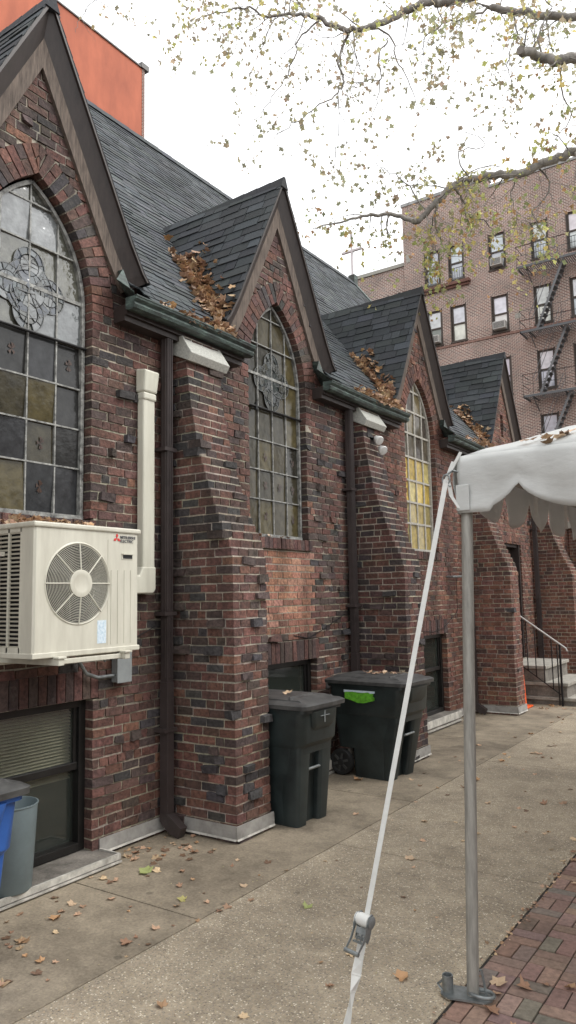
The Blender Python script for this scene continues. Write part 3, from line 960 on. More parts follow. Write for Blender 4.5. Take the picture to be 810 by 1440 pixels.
# ---- cross on the ridge end
mb = MB()
cx_, cy_ = XR, YE + .02; cz_ = zr + .12
mb.box(cx_ - .024, cx_ + .024, cy_ - .03, cy_ + .03, cz_, cz_ + 1.1)
mb.box(cx_ - .27, cx_ + .27, cy_ - .029, cy_ + .029, cz_ + .62, cz_ + .665)
cpart(mb, 'cross', plain('pale metal cross', (.7, .7, .72), .6, 0))

# ---- small stub pipe and hanging wire on the wall
mb = MB()
mb.tube([(WX, 10.0, 1.98), (WX + .1, 10.0, 1.98), (WX + .12, 10.02, 1.98), (WX + .12, 10.5, 1.99)], .016, 8)
cpart(mb, 'stub_pipe', M['galv'])
mb = MB()
def wire(B, pts, r=.004): B.tube(pts, r, 6)
wire(mb, [(WX + .125, 10.05, 1.98), (WX + .12, 10.06, 1.5), (WX + .02, 9.8, 1.28), (WX + .02, 9.4, 1.24), (WX + .02, 8.7, 1.30)])
cpart(mb, 'wire', M['black']); mb = MB()
wire(mb, [(WX + .012, 3.75, 1.46), (WX + .014, 4.0, 1.47), (WX + .03, 4.15, 1.53), (WX + .03, 4.3, 1.50)])
cpart(mb, 'wire', M['black']); mb = MB()
wire(mb, [(WX + .012, 6.1, 1.37), (WX + .012, 6.35, 1.33), (WX + .014, 6.7, 1.42), (WX + .014, 7.1, 1.55)])
cpart(mb, 'wire', M['black'])

# porch projecting beyond the far buttress
mb = MB(); mo = MB()
brick_field(mb, mo, lambda u, z, n: (u, 16.9 - n, z), 0, 3.1, lambda z: [(-4.1, -3.3)] if .1 < z < 2.3 else [(-4.1, -1.2)], lambda u, z: RED, lambda u, z: 0)
cpart(mb, 'porch_wall', M['brick']); cpart(mo, 'porch_mortar', M['mortar'])
mb = MB(); mb.box(-3.3, -1.2, 17.0, 17.05, .1, 2.3); cpart(mb, 'porch_door', M['darkwood'])
mb = MB(); mb.box(-4.15, -1.1, 16.8, 17.3, 3.1, 3.25); cpart(mb, 'porch_cornice', M['stone'], bevel=.01); mb = MB(); mb.box(-3.36, -3.28, 16.86, 16.98, 0, 2.36); cpart(mb, 'porch_trim', M['stone'], bevel=.01)

# ================================================================== STEPS + RAIL + CONE
st = empty('entrance_steps', (-3.5, 12.6, 0)); tag(st, 'short flight of worn concrete steps up to the side door', 'steps')
def tpart(mb, name, mat, thing, **k):
    o = mb.build(name, mat, thing, **k)
    o.data.transform(Matrix.Rotation(-thing.rotation_euler.z, 4, 'Z') @ Matrix.Translation(-thing.location)); return o
mb = MB()
for (xe, z0, z1) in ((-2.82, 0.0, .12), (-3.06, .12, .34), (-3.38, .34, .59)):
    mb.box(WX + .01, xe - .03, 12.07, 13.42, z0, z1 - .05)
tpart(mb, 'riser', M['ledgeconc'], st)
mb = MB()
for (xe, z1) in ((-2.82, .12), (-3.06, .34), (-3.38, .59)):
    mb.box(WX + .01, xe, 12.04, 13.45, z1 - .05, z1)
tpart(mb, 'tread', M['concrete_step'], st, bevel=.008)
rl = empty('handrail', (-3.2, 12.0, 0)); tag(rl, 'black iron handrail with a pale top bar beside the concrete steps', 'handrail')
mb = MB()
yr = 11.98
px_ = [-3.14 - i * .125 for i in range(6)]
def rz(x): return .93 + (-3.14 - x) * .72
def bz(x): return .16 + (-3.14 - x) * .72
for i, x in enumerate(px_):
    if i == 0: mb.box(x - .014, x + .014, yr - .014, yr + .014, 0, rz(x)); mb.box(x - .05, x - .035, yr - .01, yr + .01, 0, rz(x))
    else: mb.box(x - .007, x + .007, yr - .007, yr + .007, bz(x), rz(x))
mb.bar((-3.14, yr, bz(-3.14)), (-3.85, yr, bz(-3.85)), .014, .014)
mb.box(-3.86, -3.832, yr - .014, yr + .014, .3, rz(-3.85))
for s in range(3):   # scroll work
    cz = .95 + s * .16
    pts = [(-3.69 + (.02 + .006 * t) * math.cos(t), yr, cz + (.02 + .008 * t) * math.sin(t)) for t in [k * .5 for k in range(14)]]
    mb.tube(pts, .005, 6)
tpart(mb, 'balusters', M['black'], rl)
mb = MB(); mb.tube([(-3.9, yr, rz(-3.9) + .01), (-3.14, yr, rz(-3.14) + .01), (-3.05, yr, rz(-3.05) + .01), (-3.035, yr, rz(-3.05) - .03)], .015, 10)
tpart(mb, 'top_bar', plain('worn pale rail', (.4, .38, .36), .5, .2), rl, smooth=40)
co = empty('traffic_cone', (-3.655, 11.60, 0)); tag(co, 'orange traffic cone half hidden behind the red brick buttress', 'traffic cone')
mb = MB(); mb.lathe((-3.655, 11.60, .025), (0, 0, 1), [(.09, 0), (.08, .03), (.045, .72), (.036, .92), (.026, .96), (0, .96)], 20); tpart(mb, 'cone', M['orange'], co, smooth=50)
mb = MB(); mb.box(-3.84, -3.52, 11.44, 11.76, 0.002, .03); tpart(mb, 'base', M['orange'], co, bevel=.01)

# ================================================================== OUTDOOR UNIT
AX0, AX1, AY0, AY1, AZ0, AZ1 = -3.93, -3.57, 2.685, 3.495, 1.425, 2.205
ac = empty('air_conditioner', ((AX0 + AX1) / 2, (AY0 + AY1) / 2, AZ0)); tag(ac, 'cream outdoor heat pump unit with round fan grille, on brackets under the tall window', 'air conditioner')
fy, fz, fr_ = AY0 + .318, AZ0 + .425, .238
mb = MB()
# front face with a round hole
NS = 64
def sq(t):
    c, s = math.cos(t), math.sin(t)
    y0, y1, z0, z1 = AY0 + .012, AY1 - .012, AZ0 + .03, AZ1 - .03
    ts = []
    if c > 1e-6: ts.append((y1 - fy) / c)
    if c < -1e-6: ts.append((y0 - fy) / c)
    if s > 1e-6: ts.append((z1 - fz) / s)
    if s < -1e-6: ts.append((z0 - fz) / s)
    k = min(ts); return (fy + c * k, fz + s * k)
angs = sorted([2 * PI * i / NS for i in range(NS)] + [math.atan2(dz, dy) % (2 * PI) for dy in (AY0 + .012 - fy, AY1 - .012 - fy) for dz in (AZ0 + .03 - fz, AZ1 - .03 - fz)])
xf = AX1; acc = []
for a, b in zip(angs, angs[1:] + [angs[0] + 2 * PI]):
    pa, pb = sq(a), sq(b)
    ra = lambda t, r: (fy + r * math.cos(t), fz + r * math.sin(t))
    A, B = ra(a, fr_ + .012), ra(b, fr_ + .012)
    mb.face([(xf, *A), (xf, *pa), (xf, *pb), (xf, *B)])
    C_, D_ = ra(a, fr_ + .004), ra(b, fr_ + .004)
    mb.face([(xf + .006, *C_), (xf, *A), (xf, *B), (xf + .006, *D_)])
    E_, F_ = ra(a, fr_ - .004), ra(b, fr_ - .004)
    mb.face([(xf + .006, *C_), (xf + .006, *D_), (xf - .0, *F_), (xf - .0, *E_)])
    acc.append([(xf - .008, *E_), (xf - .008, *F_), (xf - .12, *F_), (xf - .12, *E_)])
    mb.face([(xf, *E_), (xf, *F_), (xf - .008, *F_), (xf - .008, *E_)])
# shell: rounded front edges, sides
y0, y1 = AY0, AY1
mb.face([(xf, y0 + .012, AZ0 + .03), (xf, y0 + .012, AZ1 - .03), (xf - .012, y0, AZ1 - .03), (xf - .012, y0, AZ0 + .03)])
mb.face([(xf, y1 - .012, AZ0 + .03), (xf - .012, y1, AZ0 + .03), (xf - .012, y1, AZ1 - .03), (xf, y1 - .012, AZ1 - .03)])
mb.face([(xf - .012, y1, AZ0 + .03), (AX0, y1, AZ0 + .03), (AX0, y1, AZ1 - .03), (xf - .012, y1, AZ1 - .03)])
mb.face([(xf - .012, y0, AZ0 + .03), (xf - .012, y0, AZ1 - .03), (xf - .12, y0, AZ1 - .03), (xf - .12, y0, AZ0 + .03)])
mb.face([(AX0, y0 + .02, AZ0 + .03), (AX0, y1, AZ0 + .03), (AX0, y1, AZ1 - .03), (AX0, y0 + .02, AZ1 - .03)])
# louvre panel on the side
for k in range(28):
    z = AZ0 + .06 + k * .0243
    mb.hexa([(xf - .12, y0 + .012, z), (AX0, y0 + .012, z), (AX0, y0 + .006, z), (xf - .12, y0 + .006, z),
             (xf - .12, y0 + .012, z + .01), (AX0, y0 + .012, z + .01), (AX0, y0, z + .01), (xf - .12, y0, z + .01)])
for x in (AX0, AX0 + .115, xf - .13):
    mb.box(x, x + .014, y0 - .001, y0 + .014, AZ0 + .03, AZ1 - .03)
mb.box(AX0, xf - .12, y0 - .001, y0 + .014, AZ0 + .03, AZ0 + .062); mb.box(AX0, xf - .12, y0 - .001, y0 + .014, AZ1 - .055, AZ1 - .03)
# pressed vertical ribs & service seam on the right part of the front
for k in range(4):
    yy = AY1 - .235 + k * .055
    mb.box(xf - .001, xf + .003, yy - .003, yy + .003, AZ0 + .05, AZ1 - .27)
mb.box(xf - .001, xf + .002, AY1 - .265, AY1 - .262, AZ0 + .05, AZ1 - .08)
tpart(mb, 'casing', M['acshell'], ac)
mb = MB(); mb.box(AX0 - .01, AX1 + .012, AY0 - .012, AY1 + .012, AZ1 - .032, AZ1); tpart(mb, 'top_cover', M['acshell'], ac, bevel=.009)
mb = MB(); mb.box(AX0 - .005, AX1 + .006, AY0 - .006, AY1 + .006, AZ0, AZ0 + .032); tpart(mb, 'base_pan', M['acshell'], ac, bevel=.005)
mb = MB(); mb.box(AX0 + .02, xf - .121, y0 + .022, y0 + .03, AZ0 + .04, AZ1 - .04)
mb.lathe((xf - .125, fy, fz), (1, 0, 0), [(0, 0), (fr_ - .006, 0)], 40)
for q in acc: mb.face(q)  # collar of the cream housing, coloured dark for the shade inside
tpart(mb, 'coil', M['acdark'], ac)
mb = MB()
for k in range(3):
    a = 2 * PI * k / 3 + .3
    p = []
    for (r_, da, dx) in ((.06, -.3, -.05), (.24, -.55, -.055), (.245, .35, -.10), (.06, .6, -.10)):
        p.append((xf + dx - .005, fy + r_ * math.cos(a + da), fz + r_ * math.sin(a + da)))
    mb.face(p)
mb.lathe((xf - .11, fy, fz), (1, 0, 0), [(.06, 0), (.06, .06), (0, .06)], 20)
tpart(mb, 'fan', plain('fan with painted shade', (.022, .023, .025), .6), ac, solid=.004)  # near-black tone puts the housing shade into the fan colour
mb = MB()
nr = 17
for k in range(nr):
    r_ = .082 + (fr_ - .09) * k / (nr - 1)
    bul = .018 * (1 - (r_ / fr_) ** 2)
    pts = [(xf + .004 + bul, fy + r_ * math.cos(2 * PI * i / 48), fz + r_ * math.sin(2 * PI * i / 48)) for i in range(49)]
    mb.tube(pts, .0016, 4, cap=False)
for k in range(8):
    a = PI / 2 + 2 * PI * k / 8
    mb.tube([(xf + .023, fy + .07 * math.cos(a), fz + .07 * math.sin(a)), (xf + .014, fy + .17 * math.cos(a), fz + .17 * math.sin(a)), (xf + .006, fy + (fr_ + .006) * math.cos(a), fz + (fr_ + .006) * math.sin(a))], .0042, 6)
mb.lathe((xf + .012, fy, fz), (1, 0, 0), [(.083, 0), (.083, .013), (.06, .018), (.05, .015), (0, .015)], 32)
tpart(mb, 'fan_grille', M['acshell'], ac, smooth=40)
mb = MB(); mb.box(xf - .004, xf + .003, AY1 - .15, AY1 - .05, AZ1 - .20, AZ1 - .16); mb.box(xf + .003, xf + .012, AY1 - .145, AY1 - .055, AZ1 - .17, AZ1 - .163)
o = tpart(mb, 'handle', M['acshell'], ac)
mb = MB(); mb.box(xf + .003, xf + .0045, AY1 - .14, AY1 - .06, AZ1 - .195, AZ1 - .172); tpart(mb, 'handle_shade', M['acdark'], ac)  # dark plate painted as the shade of the handle hollow
mb = MB(); mb.box(AX0 + .0, AX0 + .09, AY0 - .02, AY0 - .002, AZ1 - .19, AZ1 - .165); tpart(mb, 'side_grip', M['acshell'], ac)
# emblem and lettering
mb = MB(); lc = (AY1 - .212 + .02, AZ1 - .072)
def rhomb(ang):
    s_ = .019; ca, sa = math.cos(ang), math.sin(ang)
    q = [(0, 0), (s_ * .5, s_ * .866), (0, s_ * 1.732), (-s_ * .5, s_ * .866)]
    mb.face([(xf + .0035, lc[0] + u * ca - v * sa, lc[1] + .004 + u * sa + v * ca) for u, v in q])
for a in (0, 2 * PI / 3, -2 * PI / 3): rhomb(a)
tpart(mb, 'emblem', M['red'], ac)
def text_mesh(txt, size, origin, axis_u, axis_v, mat, name, thing, depth=.0008, bold=0.0):
    cu = bpy.data.curves.new(name, 'FONT'); cu.body = txt; cu.size = size; cu.extrude = depth; cu.offset = bold
    ob = bpy.data.objects.new(name, cu); COL.objects.link(ob)
    bpy.context.view_layer.update()
    me = bpy.data.meshes.new_from_object(ob.evaluated_get(bpy.context.evaluated_depsgraph_get()))
    bpy.data.objects.remove(ob)
    U = V3(axis_u); W = V3(axis_v); N = U.cross(W)
    mat4 = Matrix(((U.x, W.x, N.x, origin[0]), (U.y, W.y, N.y, origin[1]), (U.z, W.z, N.z, origin[2]), (0, 0, 0, 1)))
    me.transform(mat4); me.transform(Matrix.Translation(-thing.location))
    me.materials.clear(); me.materials.append(mat)
    o = bpy.data.objects.new(name, me); COL.objects.link(o); o.parent = thing
    return o
text_mesh('MITSUBISHI', .0262, (xf + .003, AY1 - .165, AZ1 - .068), (0, 1, 0), (0, 0, 1), M['inkgrey'], 'lettering', ac, bold=.0004)
text_mesh('ELECTRIC', .0262, (xf + .003, AY1 - .165, AZ1 - .092), (0, 1, 0), (0, 0, 1), M['inkgrey'], 'lettering', ac, bold=.0004)
mb = MB(); mb.box(xf, xf + .0015, AY1 - .345, AY1 - .275, AZ0 + .06, AZ0 + .20); tpart(mb, 'sticker', M['labelwhite'], ac)
mb = MB()
for (yy) in (AY0 + .16, AY1 - .14):
    mb.box(WX + .002, AX1 + .05, yy - .02, yy + .02, AZ0 - .045, AZ0 - .004)
    mb.box(WX + .002, WX + .04, yy - .02, yy + .02, AZ0 - .045, AZ0 + .42)
    mb.box(AX1 + .01, AX1 + .06, yy - .03, yy + .03, AZ0 - .006, AZ0 + .006)
mb.box(AX1 - .02, AX1 + .02, AY0 + .16, AY1 - .14, AZ0 - .04, AZ0 - .012)
mb.box(WX + .01, WX + .05, AY0 + .02, AY1 - .14, AZ0 - .06, AZ0 - .02)
tpart(mb, 'wall_bracket', M['acshell'], ac, bevel=.003)
# line-set cover
cv = empty('pipe_cover', (-4.05, 4.03, 1.8)); tag(cv, 'cream plastic pipe cover running up the brick wall from the outdoor unit', 'pipe cover')
cy = 4.06
mb = MB(); mb.box(WX + .012, WX + .085, cy - .062, cy + .062, 1.92, 3.36); tpart(mb, 'duct', M['accap'], cv, bevel=.014)
mb = MB(); mb.hexa([(WX + .012, cy - .078, 3.33), (WX + .10, cy - .07, 3.33), (WX + .10, cy + .07, 3.33), (WX + .012, cy + .078, 3.33),
                    (WX + .012, cy - .078, 3.52), (WX + .12, cy - .078, 3.50), (WX + .12, cy + .078, 3.50), (WX + .012, cy + .078, 3.52)])
mb.box(WX + .012, WX + .097, cy - .068, cy + .068, 3.27, 3.33)
tpart(mb, 'wall_inlet', M['accap'], cv, bevel=.014)
mb = MB(); mb.prism([(cy - .20, 1.79), (cy + .04, 1.79), (cy + .068, 1.82), (cy + .068, 1.99), (cy - .068, 1.99), (cy - .10, 1.925), (cy - .20, 1.925)], WX + .012, WX + .09, lambda a, b, e: (e, a, b))
tpart(mb, 'elbow', M['accap'], cv, bevel=.01)
mb = MB(); mb.box(WX + .014, WX + .083, 3.44, cy - .20, 1.80, 1.915); tpart(mb, 'duct', M['accap'], cv, bevel=.008)
# electrical disconnect box
eb = empty('electrical_box', (WX, 3.83, 1.16)); tag(eb, 'small grey electrical box with a flexible conduit below the outdoor unit', 'electrical box')
mb = MB(); mb.box(WX + .012, WX + .075, 3.76, 3.885, 1.165, 1.40); mb.box(WX + .075, WX + .082, 3.753, 3.892, 1.16, 1.385); mb.box(WX + .012, WX + .09, 3.755, 3.89, 1.385, 1.405)
tpart(mb, 'case', M['greybox'], eb, bevel=.004)
mb = MB(); mb.tube([(WX + .05, 3.42, 1.44), (WX + .05, 3.44, 1.33), (WX + .05, 3.50, 1.25), (WX + .05, 3.60, 1.215), (WX + .045, 3.76, 1.215)], .013, 10); mb.tube([(WX + .06, 3.62, 1.44), (WX + .06, 3.64, 1.36), (WX + .03, 3.68, 1.32)], .009, 8)
tpart(mb, 'conduit', M['galv'], eb, smooth=50)

# flood light
FY = 7.50
fl = empty('flood_light', (-3.93, FY, 3.5)); tag(fl, 'small twin head security floodlight on the dark buttress under the gutter', 'floodlight')
mb = MB(); mb.lathe((-3.95, FY, 3.52), (1, 0, 0), [(0, 0), (.05, 0), (.05, .03), (0, .03)], 16)
for dy in (-.05, .07): mb.tube([(-3.92, FY, 3.52), (-3.87, FY + dy * .6, 3.52), (-3.84, FY + dy, 3.50)], .018, 8)
tpart(mb, 'mount', M['black'], fl, smooth=40)
for (dy, z) in ((-.02, 3.50), (.07, 3.40)):
    mb = MB(); ax = V3((.75, -.35, -.55)); mb.lathe((-3.86, FY + dy, z + .02), ax, [(0, 0), (.03, 0), (.045, .04), (.055, .075), (.048, .085), (0, .09)], 18)
    tpart(mb, 'lamp_head', plain('white lamp housing', (.6, .6, .58), .4), fl, smooth=40)

# ================================================================== BINS
def rrect(x0, x1, y0, y1, r, n=4):
    p = []
    for (cx, cy, a0) in ((x1 - r, y1 - r, 0), (x0 + r, y1 - r, 90), (x0 + r, y0 + r, 180), (x1 - r, y0 + r, 270)):
        for i in range(n + 1):
            t = R(a0 + 90 * i / n); p.append((cx + r * math.cos(t), cy + r * math.sin(t)))
    return p
def loft(mb, secs, cap=(True, True)):
    """secs: list of (z, x0,x1,y0,y1,r)"""
    rings = [[(x, y, s[0]) for x, y in rrect(*s[1:])] for s in secs]
    n = len(rings[0]); v = [p for r_ in rings for p in r_]; f = []
    for i in range(len(rings) - 1):
        for j in range(n):
            k = (j + 1) % n; f.append((i * n + j, i * n + k, (i + 1) * n + k, (i + 1) * n + j))
    if cap[0]: f.append(tuple(reversed(range(n))))
    if cap[1]: f.append(tuple(range((len(rings) - 1) * n, len(rings) * n)))
    mb.idx(v, f)
def make_bin(loc, rz, D, W, H, label, bodymat, lidmat, tp=.10):
    """front faces local +X; D depth, W width at the rim"""
    t = empty('wheelie_bin', loc, rz); tag(t, label, 'bin')
    h = W / 2; d0, d1 = -D / 2, D / 2
    mb = MB()
    g = .055
    loft(mb, [(0, d0 + .26, d1 - tp - g, -h * .76, h * .76, .04), (.30, d0 + .25, d1 - tp + .015 - g, -h * .80, h * .80, .04)], (True, False))
    loft(mb, [(.27, d0 + .09, d1 - tp + .015 - g, -h * .80, h * .80, .05), (H * .68, d0 + .05, d1 - .05 - g, -h * .88, h * .88, .05)], (True, False))
    # side columns at the front, leaving a pocket between them
    for s in (-1, 1):
        ya, yb = sorted((s * h * .76, s * h * .28)); yc, yd = sorted((s * h * .87, s * h * .24))
        loft(mb, [(0, d1 - .26, d1 - tp, ya, yb, .03), (H * .70, d1 - .24, d1 - .05, yc, yd, .03)])
    loft(mb, [(H * .60, d1 - .2, d1 - .056, -h * .83, h * .83, .03), (H * .70, d1 - .2, d1 - .05, -h * .87, h * .87, .03)])
    # hopper with a stepped shoulder
    loft(mb, [(H * .655, d0 + .05, d1 - .052, -h * .885, h * .885, .06), (H * .70, d0 + .03, d1 - .012, -h * .93, h * .93, .07), (H * .965, d0 + .01, d1 + .01, -h * .985, h * .985, .08)])
    # front pouting bracket below the rim
    loft(mb, [(H * .80, d1 - .08, d1 - .0, -h * .45, h * .5, .03), (H * .84, d1 - .08, d1 + .03, -h * .52, h * .56, .03), (H * .965, d1 - .08, d1 + .045, -h * .6, h * .65, .03)])
    # pressed side shoulders
    for s in (-1, 1):
        ya, yb = sorted((s * h * .78, s * h * .97)); loft(mb, [(H * .60, -.10, d1 - .10, ya, yb, .02), (H * .655, -.13, d1 - .08, ya, sorted((s * h * .78, s * h * 1.0))[1] if s > 0 else yb, .02), (H * .70, -.13, d1 - .08, ya, yb, .02)]) if False else None
    # rim
    loft(mb, [(H * .955, d0, d1 + .03, -h, h, .05), (H, d0, d1 + .03, -h, h, .05)])
    o = mb.build('body', bodymat, t, smooth=38)
    # lid
    mb = MB()
    loft(mb, [(H - .012, d0 - .02, d1 + .055, -h - .022, h + .022, .05), (H + .018, d0 - .02, d1 + .058, -h - .024, h + .024, .05), (H + .034, d0 + .0, d1 + .03, -h, h, .05),
              (H + .037, d0 + .02, d1 - .01, -h + .03, h - .03, .06), (H + .060, d0 + .06, d1 - .06, -h + .07, h - .07, .05), (H + .068, d0 + .10, d1 - .12, -h + .14, h - .14, .05)])
    for s in (-1, 1): loft(mb, [(H + .033, d0 + .05, d1 - .02, s * h * .8 - .014, s * h * .8 + .014, .006), (H + .052, d0 + .07, d1 - .05, s * h * .8 - .008, s * h * .8 + .008, .004)])
    for yy in (-h * .5, h * .1): loft(mb, [(H + .045, d1 - .16, d1 - .13, yy - .09, yy + .09, .006), (H + .074, d1 - .155, d1 - .138, yy - .08, yy + .08, .004)])
    mb.tube([(d0 - .03, -h * .8, H + .0), (d0 - .03, h * .8, H + .0)], .018, 10)
    mb.build('lid', lidmat, t, smooth=38)
    mb = MB(); mb.tube([(d1 - .085, -h * .3, H * .46), (d1 - .085, h * .3, H * .46)], .012, 10)
    mb.build('lift_bar', M['galv'], t, smooth=50)
    for s in (-1, 1):
        mb = MB(); yy = s * h * .80
        cxw, r_ = d0 + .13, .125
        ax = (0, s, 0)
        mb.lathe((cxw, yy - s * .03, r_), ax, [(0, 0), (r_, 0), (r_, .045), (r_ * .95, .055), (r_ * .72, .055), (r_ * .68, .045), (r_ * .3, .045), (r_ * .24, .06), (0, .06)], 28)
        w = mb.build('wheel', M['rubber'], t, smooth=40)
        mb = MB()
        for k in range(6):
            a = 2 * PI * k / 6 + .3
            mb.bar((cxw + r_ * .2 * math.cos(a), yy + s * .018, r_ + r_ * .2 * math.sin(a)), (cxw + r_ * .72 * math.cos(a), yy + s * .018, r_ + r_ * .72 * math.sin(a)), .022, .014, up=(0, 1, 0))
        mb.build('spokes', M['lidplastic'], w)
    return t
bin1 = make_bin((-3.60, 5.10, 0), R(-2), .84, .54, .90, 'narrow black wheelie bin against the nearest buttress, one leaf on its lid', M['binplastic'], M['lidplastic'])
bin2 = make_bin((-3.56, 6.76, 0), R(-3), .84, .60, .90, 'wide black wheelie bin with a green sticker, in front of the dark buttress', M['binplastic'], M['lidplastic'], .17)
bin2_h = .34
mb = MB()   # torn green label on the side of the wide bin
q = [(-.19, .823), (-.16, .828), (-.15, .812), (-.12, .826), (-.05, .83), (-.045, .815), (-.02, .817), (0, .83), (.07, .825), (.085, .808), (.10, .81), (.105, .828), (.13, .815), (.125, .78), (.14, .77), (.138, .745), (.02, .715), (-.05, .716), (-.11, .735), (-.19, .75)]
mb.prism(q, -.312, -.298, lambda a, b, e: (a - .0, e - .0, b))
o = mb.build('sticker', M['green'], bin2); o['label'] = 'torn bright green sticker'
mb = MB(); mb.prism([(-.2, .833), (.15, .833), (.15, .815), (.1, .81), (.08, .82), (.0, .812), (-.1, .818), (-.2, .81)], -.3135, -.311, lambda a, b, e: (a, e, b))
mb.build('sticker_remnant', M['labelwhite'], bin2)
mb = MB(); X1 = .84 / 2 + .046
mb.box(X1 - .006, X1 + .0015, -.02, -.015, .775, .865); mb.box(X1 - .0064, X1 + .0013, -.07, .05, .825, .8275)
mb.build('chalk_mark', M['greybox'], bin1)
bb = make_bin((-3.46, 2.01, .0), R(2), .66, .60, .86, 'blue recycling bin with a black lid at the left edge of the picture', M['blueplastic'], M['lidplastic'])
gb = empty('waste_basket', (-4.0, 2.87, .06)); tag(gb, 'open round grey plastic wastebasket standing on the ledge behind the blue bin', 'wastebasket')
mb = MB(); mb.lathe((-4.0, 2.87, .062), (0, 0, 1), [(0, 0), (.125, 0), (.132, .01), (.158, .48), (.163, .485), (.163, .492), (.155, .492), (.152, .48), (.124, .02), (0, .02)], 40)
tpart(mb, 'tub', M['greyplastic'], gb, smooth=40)

# ================================================================== TENT
TX, TY, TZ = -1.275, 3.29, 2.40
TW, TL = 3.05, 6.1
tent = empty('tent', (TX, TY, 0)); tag(tent, 'white vinyl frame tent with scalloped valance over the brick paving', 'tent')
def poleat(x, y, xb, name='tent_pole'):
    mb = MB(); mb.tube([(xb, y - .03, .012), (xb + (x - xb) * .5, y - .015, 1.2), (x, y, 2.36)], .0265, 20); return mb
for i, (x, y, xb) in enumerate([(TX + .03, TY + .03, -1.315), (TX + TW - .03, TY + .03, TX + TW - .03), (TX + .03, TY + TL - .03, TX), (TX + TW - .03, TY + TL - .03, TX + TW)]):
    o = tpart(poleat(x, y, xb), 'pole', M['polepaint'], tent, smooth=50)
    mb = MB(); bx_ = xb; by_ = y - .03
    pl = rrect(-.145, .09, -.055, .055, .03, 1)
    mb.prism([(a * .9 + b * -.25, b + a * .25) for a, b in pl], .004 + .045, .012 + .045, lambda a, b, e: (bx_ + a, by_ + b, e - .04))
    mb.lathe((bx_ - .10, by_ - .035, .012), (0, 0, 1), [(.024, 0), (.024, .075), (.019, .075), (.019, .0)], 18)
    mb.tube([(bx_ - .125, by_ - .035, .015), (bx_ - .15, by_ - .03, .035), (bx_ - .12, by_ - .03, .06)], .006, 8)
    mb.tube([(bx_ + .04 + .055 * math.cos(t), by_ + .0 + .035 * math.sin(t), .03) for t in [2 * PI * k / 12 for k in range(13)]], .008, 8)
    mb.tube([(bx_ - .03, by_ + .03, .012), (bx_ - .032, by_ + .035, .10), (bx_ + .03, by_ + .035, .11), (bx_ + .05, by_ + .03, .015)], .006, 8)
    tpart(mb, 'foot_plate', M['galv'], tent, smooth=40)
# canopy: hip roof as a fine grid, drooping softly between the frame
mb = MB()
NX, NY = 30, 60
def roofz(x, y):
    dx = min(x - TX, TX + TW - x); dy = min(y - TY, TY + TL - y); d = min(dx, dy)
    z = TZ + .40 * d
    s = noise.noise(V3((x * 1.3, y * 1.3, 2.0))) * .03 + noise.noise(V3((x * 4, y * 4, 5.0))) * .008
    edge = min(1, d / .12)
    sag = -.035 * math.sin(PI * min(1, d / 1.5)) * (1 - .6 * abs(dx - dy) / (dx + dy + .01))
    return z + (s * edge + sag) - .022 * (1 - min(1, d / .05)) ** 2
gv = []; gf = []
xs_ = [TX + TW * (i / NX) for i in range(NX + 1)]; ys_ = [TY + TL * (j / NY) for j in range(NY + 1)]
for y in ys_:
    for x in xs_: gv.append((x, y, roofz(x, y)))
for j in range(NY):
    for i in range(NX):
        a = j * (NX + 1) + i; gf.append((a, a + 1, a + NX + 2, a + NX + 1))
mb.idx(gv, gf)
tpart(mb, 'canopy', M['vinyl'], tent, smooth=60, solid=.003)
def valance(p0, p1, outw, label):
    p0 = V3(p0); p1 = V3(p1); L = (p1 - p0).length; d = (p1 - p0) / L; o_ = V3(outw)
    per = .575 if abs(o_.y) > .5 else .44; dp = .145 if abs(o_.y) > .5 else .19; N = int(L / .02); rows = 9
    v = []; f = []
    for i in range(N + 1):
        s = L * i / N
        ph = ((s + per * .52) / per) % 1.0
        lobe = abs(math.sin(PI * ph)) ** .55
        bot = TZ - .295 + dp - dp * lobe
        if s < .16 or s > L - .16: bot = TZ - .285
        for k in range(rows + 1):
            t = k / rows; z = TZ - .018 + (bot - TZ + .018) * t
            ruf = t * (.014 * math.sin(s * 9 + z * 3) + .010 * math.sin(s * 23 + 1.3)) + .012 * noise.noise(V3((s * 3, z * 6, L)))
            bul = .012 * math.sin(PI * min(1, t * 1.5))
            q = p0 + d * s + o_ * (ruf + bul + .004)
            v.append((q.x, q.y, z))
    for i in range(N):
        for k in range(rows):
            a = i * (rows + 1) + k; f.append((a, a + 1, a + rows + 2, a + rows + 1))
    mb = MB(); mb.idx(v, f)
    return tpart(mb, 'valance', M['vinyl'], tent, smooth=60, solid=.003)
valance((TX, TY, 0), (TX + TW, TY, 0), (0, -1, 0), '')
valance((TX, TY, 0), (TX, TY + TL, 0), (-1, 0, 0), '')
valance((TX + TW, TY, 0), (TX + TW, TY + TL, 0), (1, 0, 0), '')
valance((TX, TY + TL, 0), (TX + TW, TY + TL, 0), (0, 1, 0), '')
# corner sleeve
mb = MB()
N = 18; v = []; f = []
for k in range(9):
    z = TZ - .155 - .125 * k / 8
    for i in range(N + 1):
        t = R(80 + 190 * i / N); w = .006 * math.sin(k * 2.2 + i * .5)
        v.append((TX + .030 + (.040 + w) * math.cos(t + .0), TY + .028 + (.042 + w) * math.sin(t), z))
for k in range(8):
    for i in range(N): a = k * (N + 1) + i; f.append((a, a + 1, a + N + 2, a + N + 1))
mb.idx(v, f); tpart(mb, 'corner_sleeve', M['vinyl'], tent, smooth=60, solid=.003)
mb = MB(); mb.box(TX - .006, TX + .056, TY - .028, TY - .022, TZ - .275, TZ - .155); tpart(mb, 'corner_patch', M['vinyl'], tent, bevel=.003)
